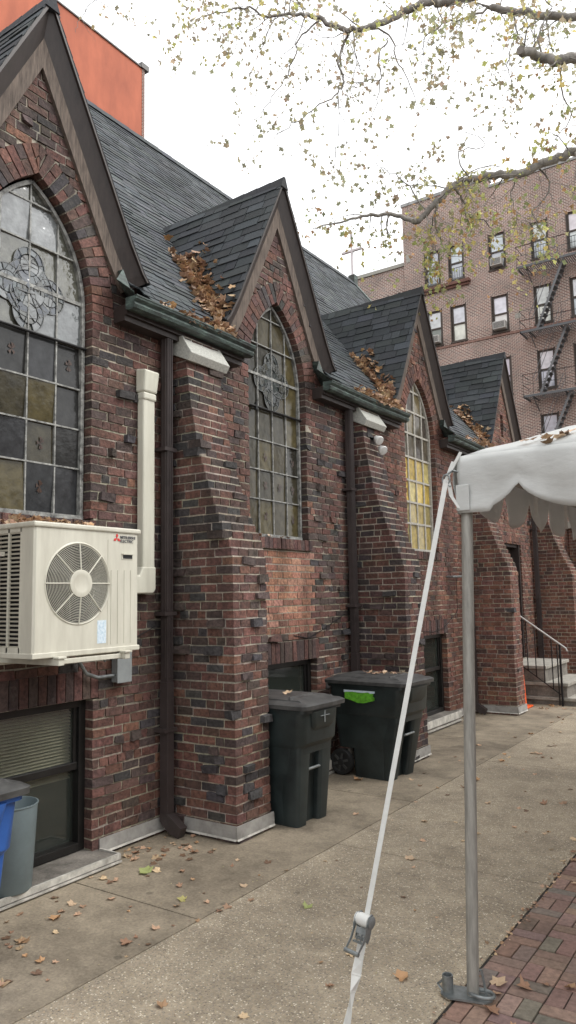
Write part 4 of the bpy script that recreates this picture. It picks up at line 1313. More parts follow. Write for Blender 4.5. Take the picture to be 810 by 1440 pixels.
# frame pipes inside
mb = MB()
zf = TZ - .06
for (a, b) in (((TX + .04, TY + .04, zf), (TX + TW - .04, TY + .04, zf)), ((TX + .04, TY + .04, zf), (TX + .04, TY + TL - .04, zf)), ((TX + TW - .04, TY + .04, zf), (TX + TW - .04, TY + TL - .04, zf)), ((TX + .04, TY + TL - .04, zf), (TX + TW - .04, TY + TL - .04, zf)),
               ((TX + .04, TY + .04, zf), (TX + 1.52, TY + 1.52, zf + .47)), ((TX + TW - .04, TY + .04, zf), (TX + 1.53, TY + 1.52, zf + .47)), ((TX + 1.52, TY + 1.52, zf + .47), (TX + 1.52, TY + TL - 1.52, zf + .47)),
               ((TX + .04, TY + 3.05, zf), (TX + 1.52, TY + 3.05, zf + .47)), ((TX + TW - .04, TY + 3.05, zf), (TX + 1.52, TY + 3.05, zf + .47)),
               ((TX + .04, TY + TL - .04, zf), (TX + 1.52, TY + TL - 1.52, zf + .47)), ((TX + TW - .04, TY + TL - .04, zf), (TX + 1.53, TY + TL - 1.52, zf + .47))):
    mb.tube([a, b], .022, 12)
tpart(mb, 'frame_pipe', M['polepaint'], tent, smooth=50)
mb = MB()
for k, (yy, L_) in enumerate([(TY + .28, .20), (TY + .95, .17), (TY + 1.6, .2), (TY + 2.3, .16), (TY + 3.0, .2)]):
    pts = [(TX + .075, yy, zf + .02), (TX + .08, yy + .004, zf - .05), (TX + .075, yy + .01, zf - L_)]
    mb = MB()
    for p, q in zip(pts, pts[1:]): mb.bar(p, q, .02, .002, up=(.6, -.8, 0))
    tpart(mb, 'tie_tape', M['strap'], tent)
mb = MB(); mb.bar((TX + .34, TY + .05, zf + .01), (TX + .342, TY + .052, zf - .14), .024, .002, up=(0, 1, 0))
tpart(mb, 'tie_tape', M['strap'], tent)

# ratchet strap
A0 = V3((TX - .045, TY - .04, 2.275)); G0 = V3((-1.555, 2.56, .02))
sdir = (G0 - A0).normalized()
rs = empty('ratchet_strap', G0); tag(rs, 'white webbing ratchet strap tying the tent corner down across the pavement', 'strap')
cam0 = V3((0, 0, 1.75))
def strap_ribbon(pts, tw, w=.046, th=.002):
    mb = MB(); v = []; f = []
    for (p, a) in zip(pts, tw):
        side = sdir.cross(V3((-.1, -1, .3))).normalized(); nrm = side.cross(sdir).normalized()
        s2 = side * math.cos(a) + nrm * math.sin(a); n2 = nrm * math.cos(a) - side * math.sin(a)
        for (k, j) in ((-1, -1), (1, -1), (1, 1), (-1, 1)): v.append(p + s2 * (w / 2 * k) + n2 * (th / 2 * j))
    n = len(pts)
    for i in range(n - 1):
        for k in range(4):
            k2 = (k + 1) % 4; f.append((i * 4 + k, i * 4 + k2, (i + 1) * 4 + k2, (i + 1) * 4 + k))
    f.append((0, 1, 2, 3)); f.append(((n - 1) * 4 + 3, (n - 1) * 4 + 2, (n - 1) * 4 + 1, (n - 1) * 4)); mb.idx(v, f)
    return mb
L_ = (G0 - A0).length
def al(t): return A0 + (G0 - A0) * t
tr_ = .0
ts = [i / 40 for i in range(41)]
RT = .80     # ratchet position along the strap
mb = strap_ribbon([al(t) for t in ts if t <= RT + .01], [(.3 * max(0, 1 - t * 1.6)) for t in ts if t <= RT + .01], .023)
tpart(mb, 'webbing', M['strap'], rs)
lows = [t for t in ts if t >= RT]
mb = strap_ribbon([al(t) + V3((.0, 0, 0)) for t in lows], [0 if t < .86 else min(PI * .95, (t - .86) * 40) if t < .94 else PI * .95 for t in lows], .038)
tpart(mb, 'tail_webbing', M['strap'], rs)
side = sdir.cross(V3((-.1, -1, .3))).normalized(); nrm = side.cross(sdir).normalized()
if nrm.dot(cam0 - al(RT)) < 0: nrm = -nrm
rc = al(RT)
def rp(a, b, c): return rc + sdir * (a * .74) + side * (b * .74) + nrm * (c * .74)
mb = MB()
for s in (-1, 1):
    b = s * .034
    prof = [(-.055, -.006), (-.06, .012), (-.045, .03), (-.015, .034), (.02, .024), (.07, .02), (.085, .0), (.06, -.012), (-.03, -.014)]
    mb.prism(prof, b - .002, b + .002, lambda a, c, e: rp(a, e, c))
    prof = [(-.035, .03), (.0, .055), (.03, .048), (.065, .055), (.125, .085), (.135, .078), (.08, .04), (.03, .03), (-.01, .02)]
    b2_ = s * .040
    mb.prism(prof, b2_ - .0015, b2_ + .0015, lambda a, c, e: rp(a, e, c))
    mb.lathe(rp(-.02, b * 1.25 - s * .002, .012), side * s, [(0, 0), (.022, 0), (.024, .004), (.012, .010), (0, .010)], 14)
mb.tube([rp(.13, -.044, .082), rp(.13, .044, .082)], .0085, 12)
mb.tube([rp(.07, -.036, .008), rp(.07, .036, .008)], .006, 10)
mb.hexa([rp(.015, -.03, .028), rp(.045, -.03, .030), rp(.045, .03, .030), rp(.015, .03, .028), rp(.015, -.03, .032), rp(.045, -.03, .034), rp(.045, .03, .034), rp(.015, .03, .032)])
for b_ in (-.012, .012): mb.bar(rp(.045, b_, .032), rp(.085, b_, .036), .004, .004)
mb.bar(rp(.085, -.034, .034), rp(.085, .034, .034), .008, .006)
tpart(mb, 'ratchet', M['galv'], rs, smooth=35)
mb = MB(); mb.lathe(rp(-.02, -.030, .012), side, [(0, 0), (.022, 0), (.024, .02), (.024, .04), (.022, .06), (0, .06)], 20); tpart(mb, 'wound_webbing', M['strap'], rs, smooth=40)
mb = MB()   # hook and loop at tent corner, anchor ring at ground
c0 = V3((TX + .0, TY - .01, 2.36))
for k in (-.02, .02):
    mb.bar(A0 + V3((0, 0, .0)), c0 + V3((k, 0, .02 + k)), .014, .003, up=(0, 1, 0))
tpart(mb, 'corner_loop', M['strap'], rs)
mb = MB(); mb.tube([A0 + V3((.018 * math.cos(t), 0, .022 * math.sin(t))) for t in [2 * PI * k / 12 for k in range(13)]], .004, 8)
mb.tube([A0 + V3((.0, 0, .02)), A0 + V3((.03, .01, .04)), A0 + V3((.055, .03, .03))], .005, 8)
mb.tube([A0 + V3((-.02, 0, -.01)), A0 + V3((.02, 0, -.035))], .004, 8)
mb.lathe(G0 - V3((0, 0, .018)), (0, 0, 1), [(0, 0), (.04, 0), (.04, .006), (.012, .01), (.012, .03), (0, .03)], 16)
tpart(mb, 'hook', M['galv'], rs, smooth=40)
mb = strap_ribbon([A0 + V3((.01, 0, -.01)), A0 + V3((.02, .005, -.08)), A0 + V3((.055, .01, -.14))], [.9, .9, .9], .022)
tpart(mb, 'loose_end', M['strap'], rs)

# ================================================================== GROUND
mb = MB(); mb.box(-200, 200, -200, 200, -.3, -.03); g_ = mb.build('ground', M['far'], kind='structure')
mb = MB(); mb.box(-12, 14, -6, 26, -.028, -.006); mb.build('joint_bed', M['ground'], kind='structure')
mb = MB()
JX = -2.86
def slab(B, x0, x1, y0, y1):
    g = .004; B.box(x0 + g, x1 - g, y0 + g, y1 - g, -.02, 0)
for a, b in zip([-6, .3, 3.27, 6.0, 8.9, 11.8, 14.8, 20], [.3, 3.27, 6.0, 8.9, 11.8, 14.8, 20, 26]): slab(mb, WX - .1, JX, a, b)
mb.build('wall_side_pavement', M['smoothconc'], kind='structure', bevel=.003)
mb = MB()
for a, b in zip([-6, 1.7, 4.74, 7.8, 10.9, 14, 20], [1.7, 4.74, 7.8, 10.9, 14, 20, 26]): slab(mb, JX, -1.385, a, b)
for a, b in zip([12.2, 16, 20], [16, 20, 26]): slab(mb, -1.385, 9, a, b)
mb.build('pavement', M['aggregate'], kind='structure', bevel=.003)
# brick paving in a basket weave
mb = MB(); r = random.Random(5)
PC = [(.25, .155, .12), (.22, .14, .108), (.27, .175, .14), (.20, .135, .11), (.23, .145, .112), (.17, .145, .12), (.24, .16, .125)]
S = .164
i0 = 0
ang = 0
x = -1.375
ny = int(10.6 / S); nx = int(4.4 / S)
for i in range(nx):
    for j in range(ny):
        bx0 = x + i * S; by0 = 1.6 + j * S
        for k in range(2):
            if (i + j) % 2 == 0: q = (bx0, bx0 + S, by0 + k * S / 2, by0 + (k + 1) * S / 2)
            else: q = (bx0 + k * S / 2, bx0 + (k + 1) * S / 2, by0, by0 + S)
            zt = r.uniform(-.003, .003) + .003; g = .0032
            tl = [r.uniform(-.0015, .0015) for _ in range(4)]
            mb.hexa([(q[0] + g, q[2] + g, -.03), (q[1] - g, q[2] + g, -.03), (q[1] - g, q[3] - g, -.03), (q[0] + g, q[3] - g, -.03),
                     (q[0] + g, q[2] + g, zt + tl[0]), (q[1] - g, q[2] + g, zt + tl[1]), (q[1] - g, q[3] - g, zt + tl[2]), (q[0] + g, q[3] - g, zt + tl[3])], vary(r.choice(PC), .15, r), skip=(0,))
mb.build('brick_paving', M['paver'], kind='structure', bevel=.002)

# ================================================================== LEAVES
DRY = [(.40, .25, .15), (.50, .34, .215), (.28, .165, .10), (.60, .44, .29), (.19, .11, .07), (.44, .27, .14)]
def leaf_pts(r, size, curl, lobes=5):
    """outline of a lobed leaf, returned as a fan around its centre"""
    pts = []
    spec = [(-90, .28), (-60, .6), (-35, .95), (-12, .66), (18, 1.0), (50, .7), (90, 1.12), (130, .7), (162, 1.0), (192, .66), (215, .95), (240, .6)]
    for a, q in spec:
        t = R(a + r.uniform(-7, 7)); q *= r.uniform(.85, 1.1) * size / 2
        x, y = q * math.cos(t), q * math.sin(t)
        z = curl * (x * x * r.uniform(.6, 1.2) + y * y * .4) / size * .8 + r.uniform(-.07, .07) * size
        pts.append(V3((x, y, z)))
    return pts
def add_leaf(mb, loc, rot, r, size, curl, col):
    pts = leaf_pts(r, size, curl); n = len(pts)
    v = [rot @ V3((0, 0, 0)) + loc] + [rot @ p + loc for p in pts]
    mb.idx(v, [(0, 1 + i, 1 + (i + 1) % n) for i in range(n)], col)
def rotm(r, tilt):
    return (Matrix.Rotation(r.uniform(0, 2 * PI), 3, 'Z') @ Matrix.Rotation(r.uniform(-tilt, tilt), 3, 'X') @ Matrix.Rotation(r.uniform(-tilt, tilt), 3, 'Y'))
r = random.Random(11)
protos = []
for k in range(14):
    mb = MB(); col = vary(DRY[k % 6], .2, r) if k < 12 else [(.36, .40, .15), (.42, .38, .14)][k - 12]
    add_leaf(mb, V3((0, 0, 0)), Matrix.Identity(3), r, 1.0, r.choice([.5, .9, 1.3]), col)
    zmin = min(p[2] for p in mb.v); mb.v = [(p[0], p[1], p[2] - zmin) for p in mb.v]
    mb.build('fallen_leaf', M['dryleaf']); o = bpy.data.objects[-1] if False else None
    protos.append(bpy.data.meshes[max(range(len(bpy.data.meshes)), key=lambda i: 0)] if False else None)
protos = [o for o in COL.objects if o.name.startswith('fallen_leaf')]
meshes = [o.data for o in protos]
for o in protos: bpy.data.objects.remove(o)
def fallen(x, y, s, mi, z=0.002, label=None, group='dry leaves scattered on the concrete pavement'):
    o = bpy.data.objects.new('fallen_leaf', meshes[mi]); COL.objects.link(o)
    o.location = (x, y, z); o.scale = (s, s, s); o.rotation_euler = (r.uniform(-.2, .2), r.uniform(-.2, .2), r.uniform(0, 2 * PI))
    tag(o, label or 'dry brown fallen leaf lying on the concrete pavement', 'leaf', group if not label or group else None)
    return o
# placed after the photograph: wall-side group, brick edge, open pavement
spots = []
for _ in range(46): spots.append((r.uniform(-3.8, -2.8), r.uniform(2.0, 4.2)))
for cx0, cy0 in ((-3.62, 2.95), (-3.5, 2.55), (-3.2, 2.3), (-3.75, 3.35)):
    for _ in range(5): spots.append((cx0 + r.gauss(0, .07), cy0 + r.gauss(0, .07)))
for _ in range(26): spots.append((r.triangular(-4.0, -3.5, -3.95), r.uniform(3.7, 4.35)))
for _ in range(60): spots.append((r.uniform(-2.9, -1.4), r.uniform(2.2, 8.0)))
for _ in range(14): spots.append((r.uniform(-3.3, -2.4), r.uniform(5.2, 8.5)))
for _ in range(60): spots.append((r.uniform(-3.3, -1.6), r.uniform(8.0, 13)))
for _ in range(14): spots.append((r.uniform(-3.4, -2.6), r.uniform(11.4, 12.1)))
for (x, y) in spots:
    fallen(x, y, r.choice([.025, .035, .04, .05, .055, .065, .08]) * (1.15 if y > 8 else 1), r.randrange(12))
for _ in range(34):
    x, y = r.uniform(-1.42, -.3), r.uniform(2.9, 5.6)
    fallen(x, y, r.choice([.04, .05, .07, .09]), r.randrange(12), .007, 'dry brown fallen leaf lying on the red brick paving', 'dry leaves scattered on the brick paving')
fallen(-3.62, 3.62, .11, 12, label='large yellow green fallen leaf near the foot of the downpipe', group=None)
fallen(-3.12, 3.42, .07, 13, label='small yellow green fallen leaf halfway between wall and joint line', group=None)
fallen(-2.45, 3.72, .07, 12, label='pale green fallen leaf on the aggregate pavement left of the strap', group=None)
fallen(-3.62, 6.42, .10, 5, label='orange brown fallen leaf beside the bin wheel', group=None)
fallen(-2.65, 6.95, .085, 5, label='golden fallen leaf on the pavement beyond the wide bin', group=None)
fallen(-3.60 + .12, 5.06, .09, 3, z=.975, label='single curled leaf lying on the narrow bin lid', group=None)
# tiny crumbs of leaf litter
mb = MB()
for _ in range(1500):
    x = r.uniform(-2.95, -1.36) if r.random() < .8 else r.uniform(-4.0, -2.9); y = 1.8 + 9 * r.random() ** 1.4
    s = r.uniform(.004, .012); col = vary(r.choice([(.45, .34, .2), (.5, .42, .25), (.3, .2, .12), (.4, .35, .18)]), .2, r)
    add_leaf(mb, V3((x, y, .004)), rotm(r, .4), r, s, .5, col)
for _ in range(260):   # debris collecting on the kerb line between slab and brick
    y = r.uniform(2.6, 9); x = -1.38 + r.gauss(0, .02)
    add_leaf(mb, V3((x, y, .007)), rotm(r, .6), r, r.uniform(.01, .03), .6, vary(r.choice(DRY), .25, r))
for _ in range(260):
    y = r.uniform(3.6, 12); x = WX + .06 + abs(r.gauss(0, .05))
    add_leaf(mb, V3((x, y, .007)), rotm(r, .6), r, r.uniform(.01, .035), .6, vary(r.choice(DRY), .25, r))
o = mb.build('leaf_litter', M['dryleaf']); tag(o, 'tiny crumbs of dry leaf strewn over the pavement', 'leaf litter', kind='stuff')

def pile(pts, n, spread, label, size=(.05, .11), up=.05, zf=None, tilt=.8):
    mb = MB()
    for _ in range(n):
        k = r.random() * (len(pts) - 1); i = int(k); t = k - i
        p = V3(pts[i]).lerp(V3(pts[i + 1]), t)
        p += V3((r.gauss(0, spread[0]), r.gauss(0, spread[1]), 0))
        if zf: p.z = zf(p.x, p.y)
        p.z += r.random() ** 1.5 * up
        add_leaf(mb, p, rotm(r, tilt), r, r.uniform(*size), r.uniform(.3, 1.3), vary(r.choice(DRY), .25, r))
    o = mb.build('leaf_pile', M['dryleaf']); tag(o, label, 'leaf pile', kind='stuff')
def roof_surface(x, y):
    z = main_z(min(x, XE)) + .02
    for g in GC:
        d = abs(y - g)
        if d < .96 and x < XO:
            z = max(z, (rake_z(d) if d < .9 else rake_z(.9) - (d - .9) * 1.1) + .02)
    return z
def valley(g, z):    # left valley of the dormer at height z
    x = -5.65 - (z - 5.9) / (KS if z < 5.9 else MS)
    return (x, g - rake_d(max(z, 4.1)) - .03, z)
def v_at(g, zz): return [valley(g, z) for z in zz]
VL = ['thick heap of dry brown leaves in the roof valley above the pale pipe cover', 'heap of dry leaves in the roof valley above the floodlight', 'small heap of leaves in the far roof valley beside the tent']
for i, g in enumerate(GC[1:]):
    pile(v_at(g, [4.14, 4.4, 4.7, 4.95, 5.12] if i == 0 else [4.14, 4.35, 4.6, 4.85]), [560, 400, 240][i], (.06, .065 if i == 0 else .06), VL[i], (.045, .12), .06, roof_surface)
GLb = ['line of dry leaves heaped in the nearest copper gutter', 'dry leaves heaped in the second copper gutter', 'dry leaves in the far copper gutter']
for i, (a, b) in enumerate(GUT[:3]):
    pile([(GX0 + .03, a + .35 + .3 * (i > 0), GZ - .03), (GX0 + .05, b - .25, GZ)], [300, 360, 160][i], (.035, .04), GLb[i], (.04, .10), .10 if i == 0 else .14)
pile([(AX0 + .06, AY0 + .02, AZ1 + .01), (AX0 + .1, AY1 - .08, AZ1 + .01)], 170, (.04, .02), 'dry leaves lying on top of the outdoor unit', (.04, .085), .03)
pile([(-3.62, 6.72, .965), (-3.38, 6.90, .955)], 26, (.05, .06), 'few dry leaves on the lid of the wide bin', (.04, .08), .02, tilt=.5)
pile([(-.98, 3.36, 0), (-.86, 3.36, 0), (-.70, 3.38, 0), (-.55, 3.40, 0)], 15, (.05, .03), 'wet brown and yellow leaves lying on the tent roof', (.035, .075), .01, zf=lambda x, y: roofz(x, y) + .008, tilt=.35)
mb = MB()
for g in GC[1:2]:
    for _ in range(6): add_leaf(mb, V3((WX - .03, g + r.uniform(-.3, .2), 2.325)), rotm(r, .6), r, .06, .8, vary(r.choice(DRY), .2, r))
add_leaf(mb, V3(valley(GC[1], 5.55)) + V3((0, -.05, .05)), rotm(r, .4), r, .13, .8, (.42, .22, .09))
o = mb.build('loose_leaf', M['dryleaf']); tag(o, 'few loose leaves on the window sill and high in the first roof valley', 'leaves', kind='stuff')
pile([(-2.9, 13.6, .01), (-2.7, 14.2, .01), (-3.2, 14.1, .01)], 110, (.15, .2), 'dry leaves drifted beyond the entrance steps', (.05, .1), .05)

# ================================================================== TREE
RX = V3((.825, .564, -.019)); UPV = V3((.079, -.082, .993)); FW = -V3((.559, -.822, -.112))
def at(px, py, depth):
    """point seen at pixel (px,py) of the 810x1440 picture at this depth"""
    return cam0 + RX * ((px - 405) / 1050 * depth) + UPV * (-(py - 720) / 1050 * depth) + FW * depth
tree = empty('plane_tree', (.9, 12.0, 0)); tag(tree, 'plane tree whose bare limbs and thin yellow green leaves hang over the yard', 'tree')
r = random.Random(21)
trunk = MB(); crown = MB()
LEAFC = [(.46, .48, .17), (.54, .50, .18), (.36, .40, .17), (.58, .48, .18), (.30, .33, .17), (.46, .28, .14), (.42, .38, .22)]
PALE = [(.42, .42, .27), (.50, .47, .28), (.34, .34, .24), (.46, .37, .25)]
def tleaf(p, s=None, pal=LEAFC):
    s = s or r.choice([.045, .055, .065, .08, .1])
    m_ = Matrix.Rotation(r.uniform(0, 2 * PI), 3, 'Z') @ Matrix.Rotation(r.gauss(PI / 2, .6), 3, 'X') @ Matrix.Rotation(r.uniform(0, 2 * PI), 3, 'Z')
    v = [m_ @ V3((s * q * math.cos(t) * .5, s * q * math.sin(t) * .5, s * zz)) + p for (t, q, zz) in
         [(-1.57, .35, 0), (-.5, 1, .08), (.1, .55, 0), (.75, 1.05, .1), (1.57, .75, 0), (1.57, 1.2, -.05), (2.3, 1.0, .1), (3.0, .55, 0), (3.6, 1, .08)]]
    crown.idx(v, [(0, 1, 2, 7, 8), (2, 3, 4, 6, 7), (4, 5, 6)] if False else [(0, 1, 2), (0, 2, 7), (0, 7, 8), (2, 3, 4), (2, 4, 7), (4, 6, 7), (4, 5, 6)], vary(r.choice(pal), .25, r))
def smooth_path(pts, n=5):
    out = []
    P = [pts[0]] + pts + [pts[-1]]
    for i in range(1, len(P) - 2):
        for k in range(n):
            t = k / n; a, b, c, d = P[i - 1], P[i], P[i + 1], P[i + 2]
            out.append(.5 * ((2 * b) + (c - a) * t + (2 * a - 5 * b + 4 * c - d) * t * t + (3 * b - a - 3 * c + d) * t ** 3))
    out.append(P[-2]); return out
def wob(pts, a):
    return [pts[0]] + [p + V3((r.gauss(0, a), r.gauss(0, a), r.gauss(0, a))) for p in pts[1:-1]] + [pts[-1]]
def twig(p, d, L, rad, lev, leafd, pal):
    n = max(4, int(L / .09)); pts = [p]; d = d.normalized()
    for i in range(n):
        d = (d + V3((r.gauss(0, .22), r.gauss(0, .22), r.gauss(0, .22) - .09))).normalized()
        pts.append(pts[-1] + d * (L / n))
    k = len(pts); trunk.tube(pts, [rad * (1 - .8 * i / (k - 1)) for i in range(k)], 5, cap=False)
    for i, q in enumerate(pts[1:]):
        if r.random() < .72 * leafd * (.5 + i / k):
            for _ in range(r.choice([1, 1, 2])): tleaf(q + V3((r.gauss(0, .05), r.gauss(0, .05), r.gauss(-.04, .05))), pal=pal)
        if lev > 0 and r.random() < .38:
            dd = (d + V3((r.gauss(0, .8), r.gauss(0, .8), r.gauss(-.1, .7)))).normalized()
            twig(q, dd, L * r.uniform(.35, .6), max(.0016, rad * .5), lev - 1, leafd, pal)
def limb(pix, depth, r0, r1, dd=0, tw=.3, twL=.8, leafd=.6, pal=LEAFC, wv=.03, lev=1):
    r0 *= .85; r1 *= .85; tw *= 1.25; twL *= .85; lev = 2
    n = len(pix); pts = [at(x, y, depth + dd * i / max(1, n - 1) + r.uniform(-.15, .15)) for i, (x, y) in enumerate(pix)]
    pts = smooth_path(pts, 5); pts = wob(pts, wv * .4); k = len(pts)
    rad = [r0 + (r1 - r0) * i / (k - 1) for i in range(k)]
    trunk.tube(pts, rad, 10)
    for i in range(2, k):
        if r.random() < tw:
            ax = (pts[i] - pts[i - 1]).normalized()
            d = (ax * .5 + V3((r.gauss(0, .7), r.gauss(0, .7), r.gauss(-.25, .6)))).normalized()
            twig(pts[i], d, twL * r.uniform(.5, 1.2), max(.004, rad[i] * .4 if rad[i] < .03 else .011), lev, leafd, pal)
    return pts
c4 = lambda L: [(200 + x / 1.328, y / 1.328) for x, y in L]
D = 10.5
# limbs entering from the right / top
limb(c4([(1180, 150), (900, 250), (810, 282), (760, 300), (690, 325), (640, 328), (590, 342), (550, 375), (520, 408), (505, 412)]), D, .085, .045, 0, .22, 1.0)
limb(c4([(505, 412), (465, 400), (420, 402), (370, 415), (320, 425)]), D, .04, .007, -.3, .5, .7, .35)
limb(c4([(582, 350), (602, 378), (605, 402), (640, 412), (658, 440)]), D, .022, .006, .2, .6, .6)
limb(c4([(550, 380), (548, 420), (560, 455), (575, 478)]), D, .018, .006, .2, .6, .6)
limb(c4([(548, 385), (540, 430), (545, 470), (520, 520)]), D, .014, .005, .3, .7, .6)
limb(c4([(610, 330), (590, 285), (640, 270), (600, 240)]), D, .012, .004, 0, .5, .6, .4, PALE)
limb(c4([(530, 395), (500, 350), (470, 325), (440, 310)]), D, .014, .004, -.3, .6, .7, .5, PALE)
limb(c4([(740, 305), (760, 350), (730, 400), (760, 450)]), D, .018, .005, .2, .7, .8)
limb(c4([(700, 322), (690, 370), (700, 410), (680, 440)]), D, .012, .004, .2, .7, .7)
limb(c4([(1100, -120), (830, -60), (600, -2), (560, 2), (520, 8), (480, 26), (440, 44), (400, 55), (370, 52), (330, 35), (300, 27)]), D + .5, .085, .032, 0, .3, 1.0, .4, PALE)
limb(c4([(300, 27), (265, 25), (235, 30), (200, 15), (150, 22), (110, 30)]), D + .5, .03, .006, 0, .75, .9, .5, PALE)
limb(c4([(385, 57), (372, 90), (365, 120), (376, 145), (365, 172), (330, 195), (290, 225), (250, 250)]), D + .5, .024, .005, -.3, .45, .7, .3, PALE)
limb(c4([(330, 38), (292, 70), (285, 105), (265, 150), (235, 190), (205, 240)]), D + .5, .016, .004, .3, .55, .7, .35, PALE)
limb(c4([(365, 172), (368, 220), (360, 290)]), D + .4, .009, .003, 0, .6, .5, .4, PALE)
limb(c4([(425, 50), (465, 72), (475, 110), (500, 160), (515, 210)]), D + .5, .018, .004, 0, .45, .6, .35, PALE)
limb(c4([(458, 75), (440, 105), (446, 145), (410, 152), (382, 154)]), D + .5, .014, .006, 0, .5, .5, .3, PALE)
limb(c4([(446, 145), (435, 195), (415, 240)]), D + .5, .01, .003, 0, .5, .5, .3, PALE)
limb(c4([(300, 30), (290, 5), (250, -10)]), D + .5, .012, .004, 0, .6, .7, .6, PALE)
limb(c4([(1050, 60), (900, 42), (810, 32), (740, 26), (690, 20), (650, 15)]), D - .6, .075, .05, 0, .25, .9, .5)
limb(c4([(650, 15), (600, 32), (560, 45), (530, 70), (520, 110)]), D - .5, .02, .004, 0, .7, .9, .5, PALE)
limb(c4([(690, 24), (700, 60), (680, 110), (690, 150)]), D - .5, .013, .004, 0, .7, .9, .5, PALE)
limb(c4([(1050, 95), (900, 92), (810, 105), (775, 112), (740, 104), (706, 92)]), D - 1.2, .085, .062, 0, .25, .8, .4)
limb(c4([(745, 100), (740, 60), (760, 20), (740, -20)]), D - 1, .016, .006, 0, .7, .8, .5, PALE)
limb(c4([(790, 100), (780, 160), (800, 210), (770, 260)]), D - 1, .016, .005, 0, .7, .8, .5)
limb(c4([(200, -5), (180, -12), (60, -30), (-40, -20), (-110, 20), (-125, 60)]), D + .6, .012, .003, 0, .45, .5, .4, PALE)
# loose leaf clouds on unseen finest twigs
def cloud(x0, y0, x1, y1, n, pal, s=(.045, .10), dp=(9.3, 11.6)):
    for _ in range(int(n * 1.0)):
        # clumped
        cx = r.uniform(x0, x1); cy = r.uniform(y0, y1)
        if noise.noise(V3((cx * .022, cy * .022, 3.3))) < -.05: continue
        m_ = r.choice([1, 2, 3]); dd = r.uniform(*dp)
        for _ in range(m_): tleaf(at(cx + r.gauss(0, 5), cy + r.gauss(0, 5), dd + r.uniform(-.1, .1)), r.uniform(*s), pal)
cloud(200, -40, 540, 60, 170, PALE + LEAFC[:2]); cloud(215, 20, 330, 110, 70, PALE + LEAFC[:3]); cloud(540, -30, 850, 100, 200, PALE + LEAFC[:2]); cloud(330, 60, 620, 200, 110, PALE); cloud(560, 90, 830, 220, 120, PALE)
cloud(420, 190, 650, 330, 150, PALE); cloud(560, 230, 830, 330, 50, LEAFC); cloud(570, 300, 830, 430, 45, LEAFC); cloud(500, 330, 620, 430, 45, LEAFC)
# trunk and the rest of the crown outside the frame
base = V3((.9, 12.0, 0))
hub = base + V3((.1, .1, 5.2))
trunk.tube(smooth_path([base, base + V3((.03, .02, .6)), base + V3((-.02, .05, 2.5)), hub, hub + V3((.1, .1, 2.5)), hub + V3((0, .2, 5))], 4), [.36, .34, .31, .29, .28, .27, .27, .26, .26, .25, .25, .24, .23, .21, .2, .19, .17, .16, .14, .12, .1][:21], 16)
for (pix, dep) in ((c4([(1180, 150)])[0], D), (c4([(1100, -120)])[0], D + .5), (c4([(1050, 60)])[0], D - .6), (c4([(1050, 95)])[0], D - 1.2)):
    q = at(*pix, dep); h = hub + V3((0, 0, min(4.6, max(.2, q.z - hub.z - 1.2))))
    trunk.tube(smooth_path([h, h.lerp(q, .5) + V3((0, 0, .2)), q], 4), [.12, .118, .115, .11, .105, .1, .095, .09, .086], 10)
for _ in range(26):
    t = hub + V3((0, 0, r.uniform(0, 4.8))); d = V3((r.uniform(.2, 1), r.uniform(-1, 1), r.uniform(.1, .9))).normalized()
    L_ = r.uniform(1.8, 3.6); pts = [t + d * (L_ * k / 6) + V3((r.gauss(0, .08), r.gauss(0, .08), r.gauss(0, .08))) for k in range(7)]
    trunk.tube(pts, [.06 - .008 * k for k in range(7)], 6)
    for q in pts[2:]:
        for _ in range(28): tleaf(q + V3((r.gauss(0, .5), r.gauss(0, .5), r.gauss(0, .4))), r.uniform(.08, .15))
tpart(trunk, 'trunk', M['bark'], tree, smooth=60); tpart(crown, 'crown', M['leaf'], tree)

# ================================================================== APARTMENT BUILDING
apt = empty('apartment_building', (-5, 33, 0)); tag(apt, 'six storey brown brick apartment building with iron fire escapes behind the church', 'building')
AYF = 33.0
cols_ = [(-14.02, -13.29), (-12.78, -12.08), (-10.79, -10.08), (-8.84, -8.14), (-7.27, -6.57), (-5.2, -4.5), (-3.6, -2.9), (-1.4, -.7), (.6, 1.3)]
rows_ = [(16.66, 18.38), (13.63, 15.37), (10.65, 12.40), (7.75, 9.50), (4.8, 6.5), (1.6, 3.4)]
mb = MB()
XA, XB, ZT = -15.15, 6.0, 20.7
xcuts = sorted({XA, XB} | {c for p in cols_ for c in p}); zcuts = sorted({0, ZT} | {c for p in rows_ for c in p})
for xa, xb in zip(xcuts, xcuts[1:]):
    for za, zb in zip(zcuts, zcuts[1:]):
        if (xa, xb) in cols_ and (za, zb) in rows_:
            d = .16
            mb.face([(xa, AYF, za), (xa, AYF + d, za), (xa, AYF + d, zb), (xa, AYF, zb)]); mb.face([(xb, AYF, za), (xb, AYF, zb), (xb, AYF + d, zb), (xb, AYF + d, za)])
            mb.face([(xa, AYF, zb), (xa, AYF + d, zb), (xb, AYF + d, zb), (xb, AYF, zb)]); mb.face([(xa, AYF, za), (xb, AYF, za), (xb, AYF + d, za), (xa, AYF + d, za)])
            continue
        mb.face([(xa, AYF, za), (xb, AYF, za), (xb, AYF, zb), (xa, AYF, zb)])
mb.box(XA, XB, AYF + .2, AYF + 14, 0, ZT)
mb.face([(XA, AYF, 0), (XA, AYF, ZT), (XA, AYF + .2, ZT), (XA, AYF + .2, 0)]); mb.face([(XA, AYF, ZT), (XB, AYF, ZT), (XB, AYF + .2, ZT), (XA, AYF + .2, ZT)])
mb.box(XA, -10.72, AYF + .002, AYF + .4, ZT, 21.15)
tpart(mb, 'wall', M['aptbrick'], apt)
mb = MB()
mb.box(XA - .05, -10.66, AYF - .05, AYF + .45, 21.15, 21.3); mb.box(-10.66, XB, AYF - .05, AYF + .3, ZT, ZT + .12)
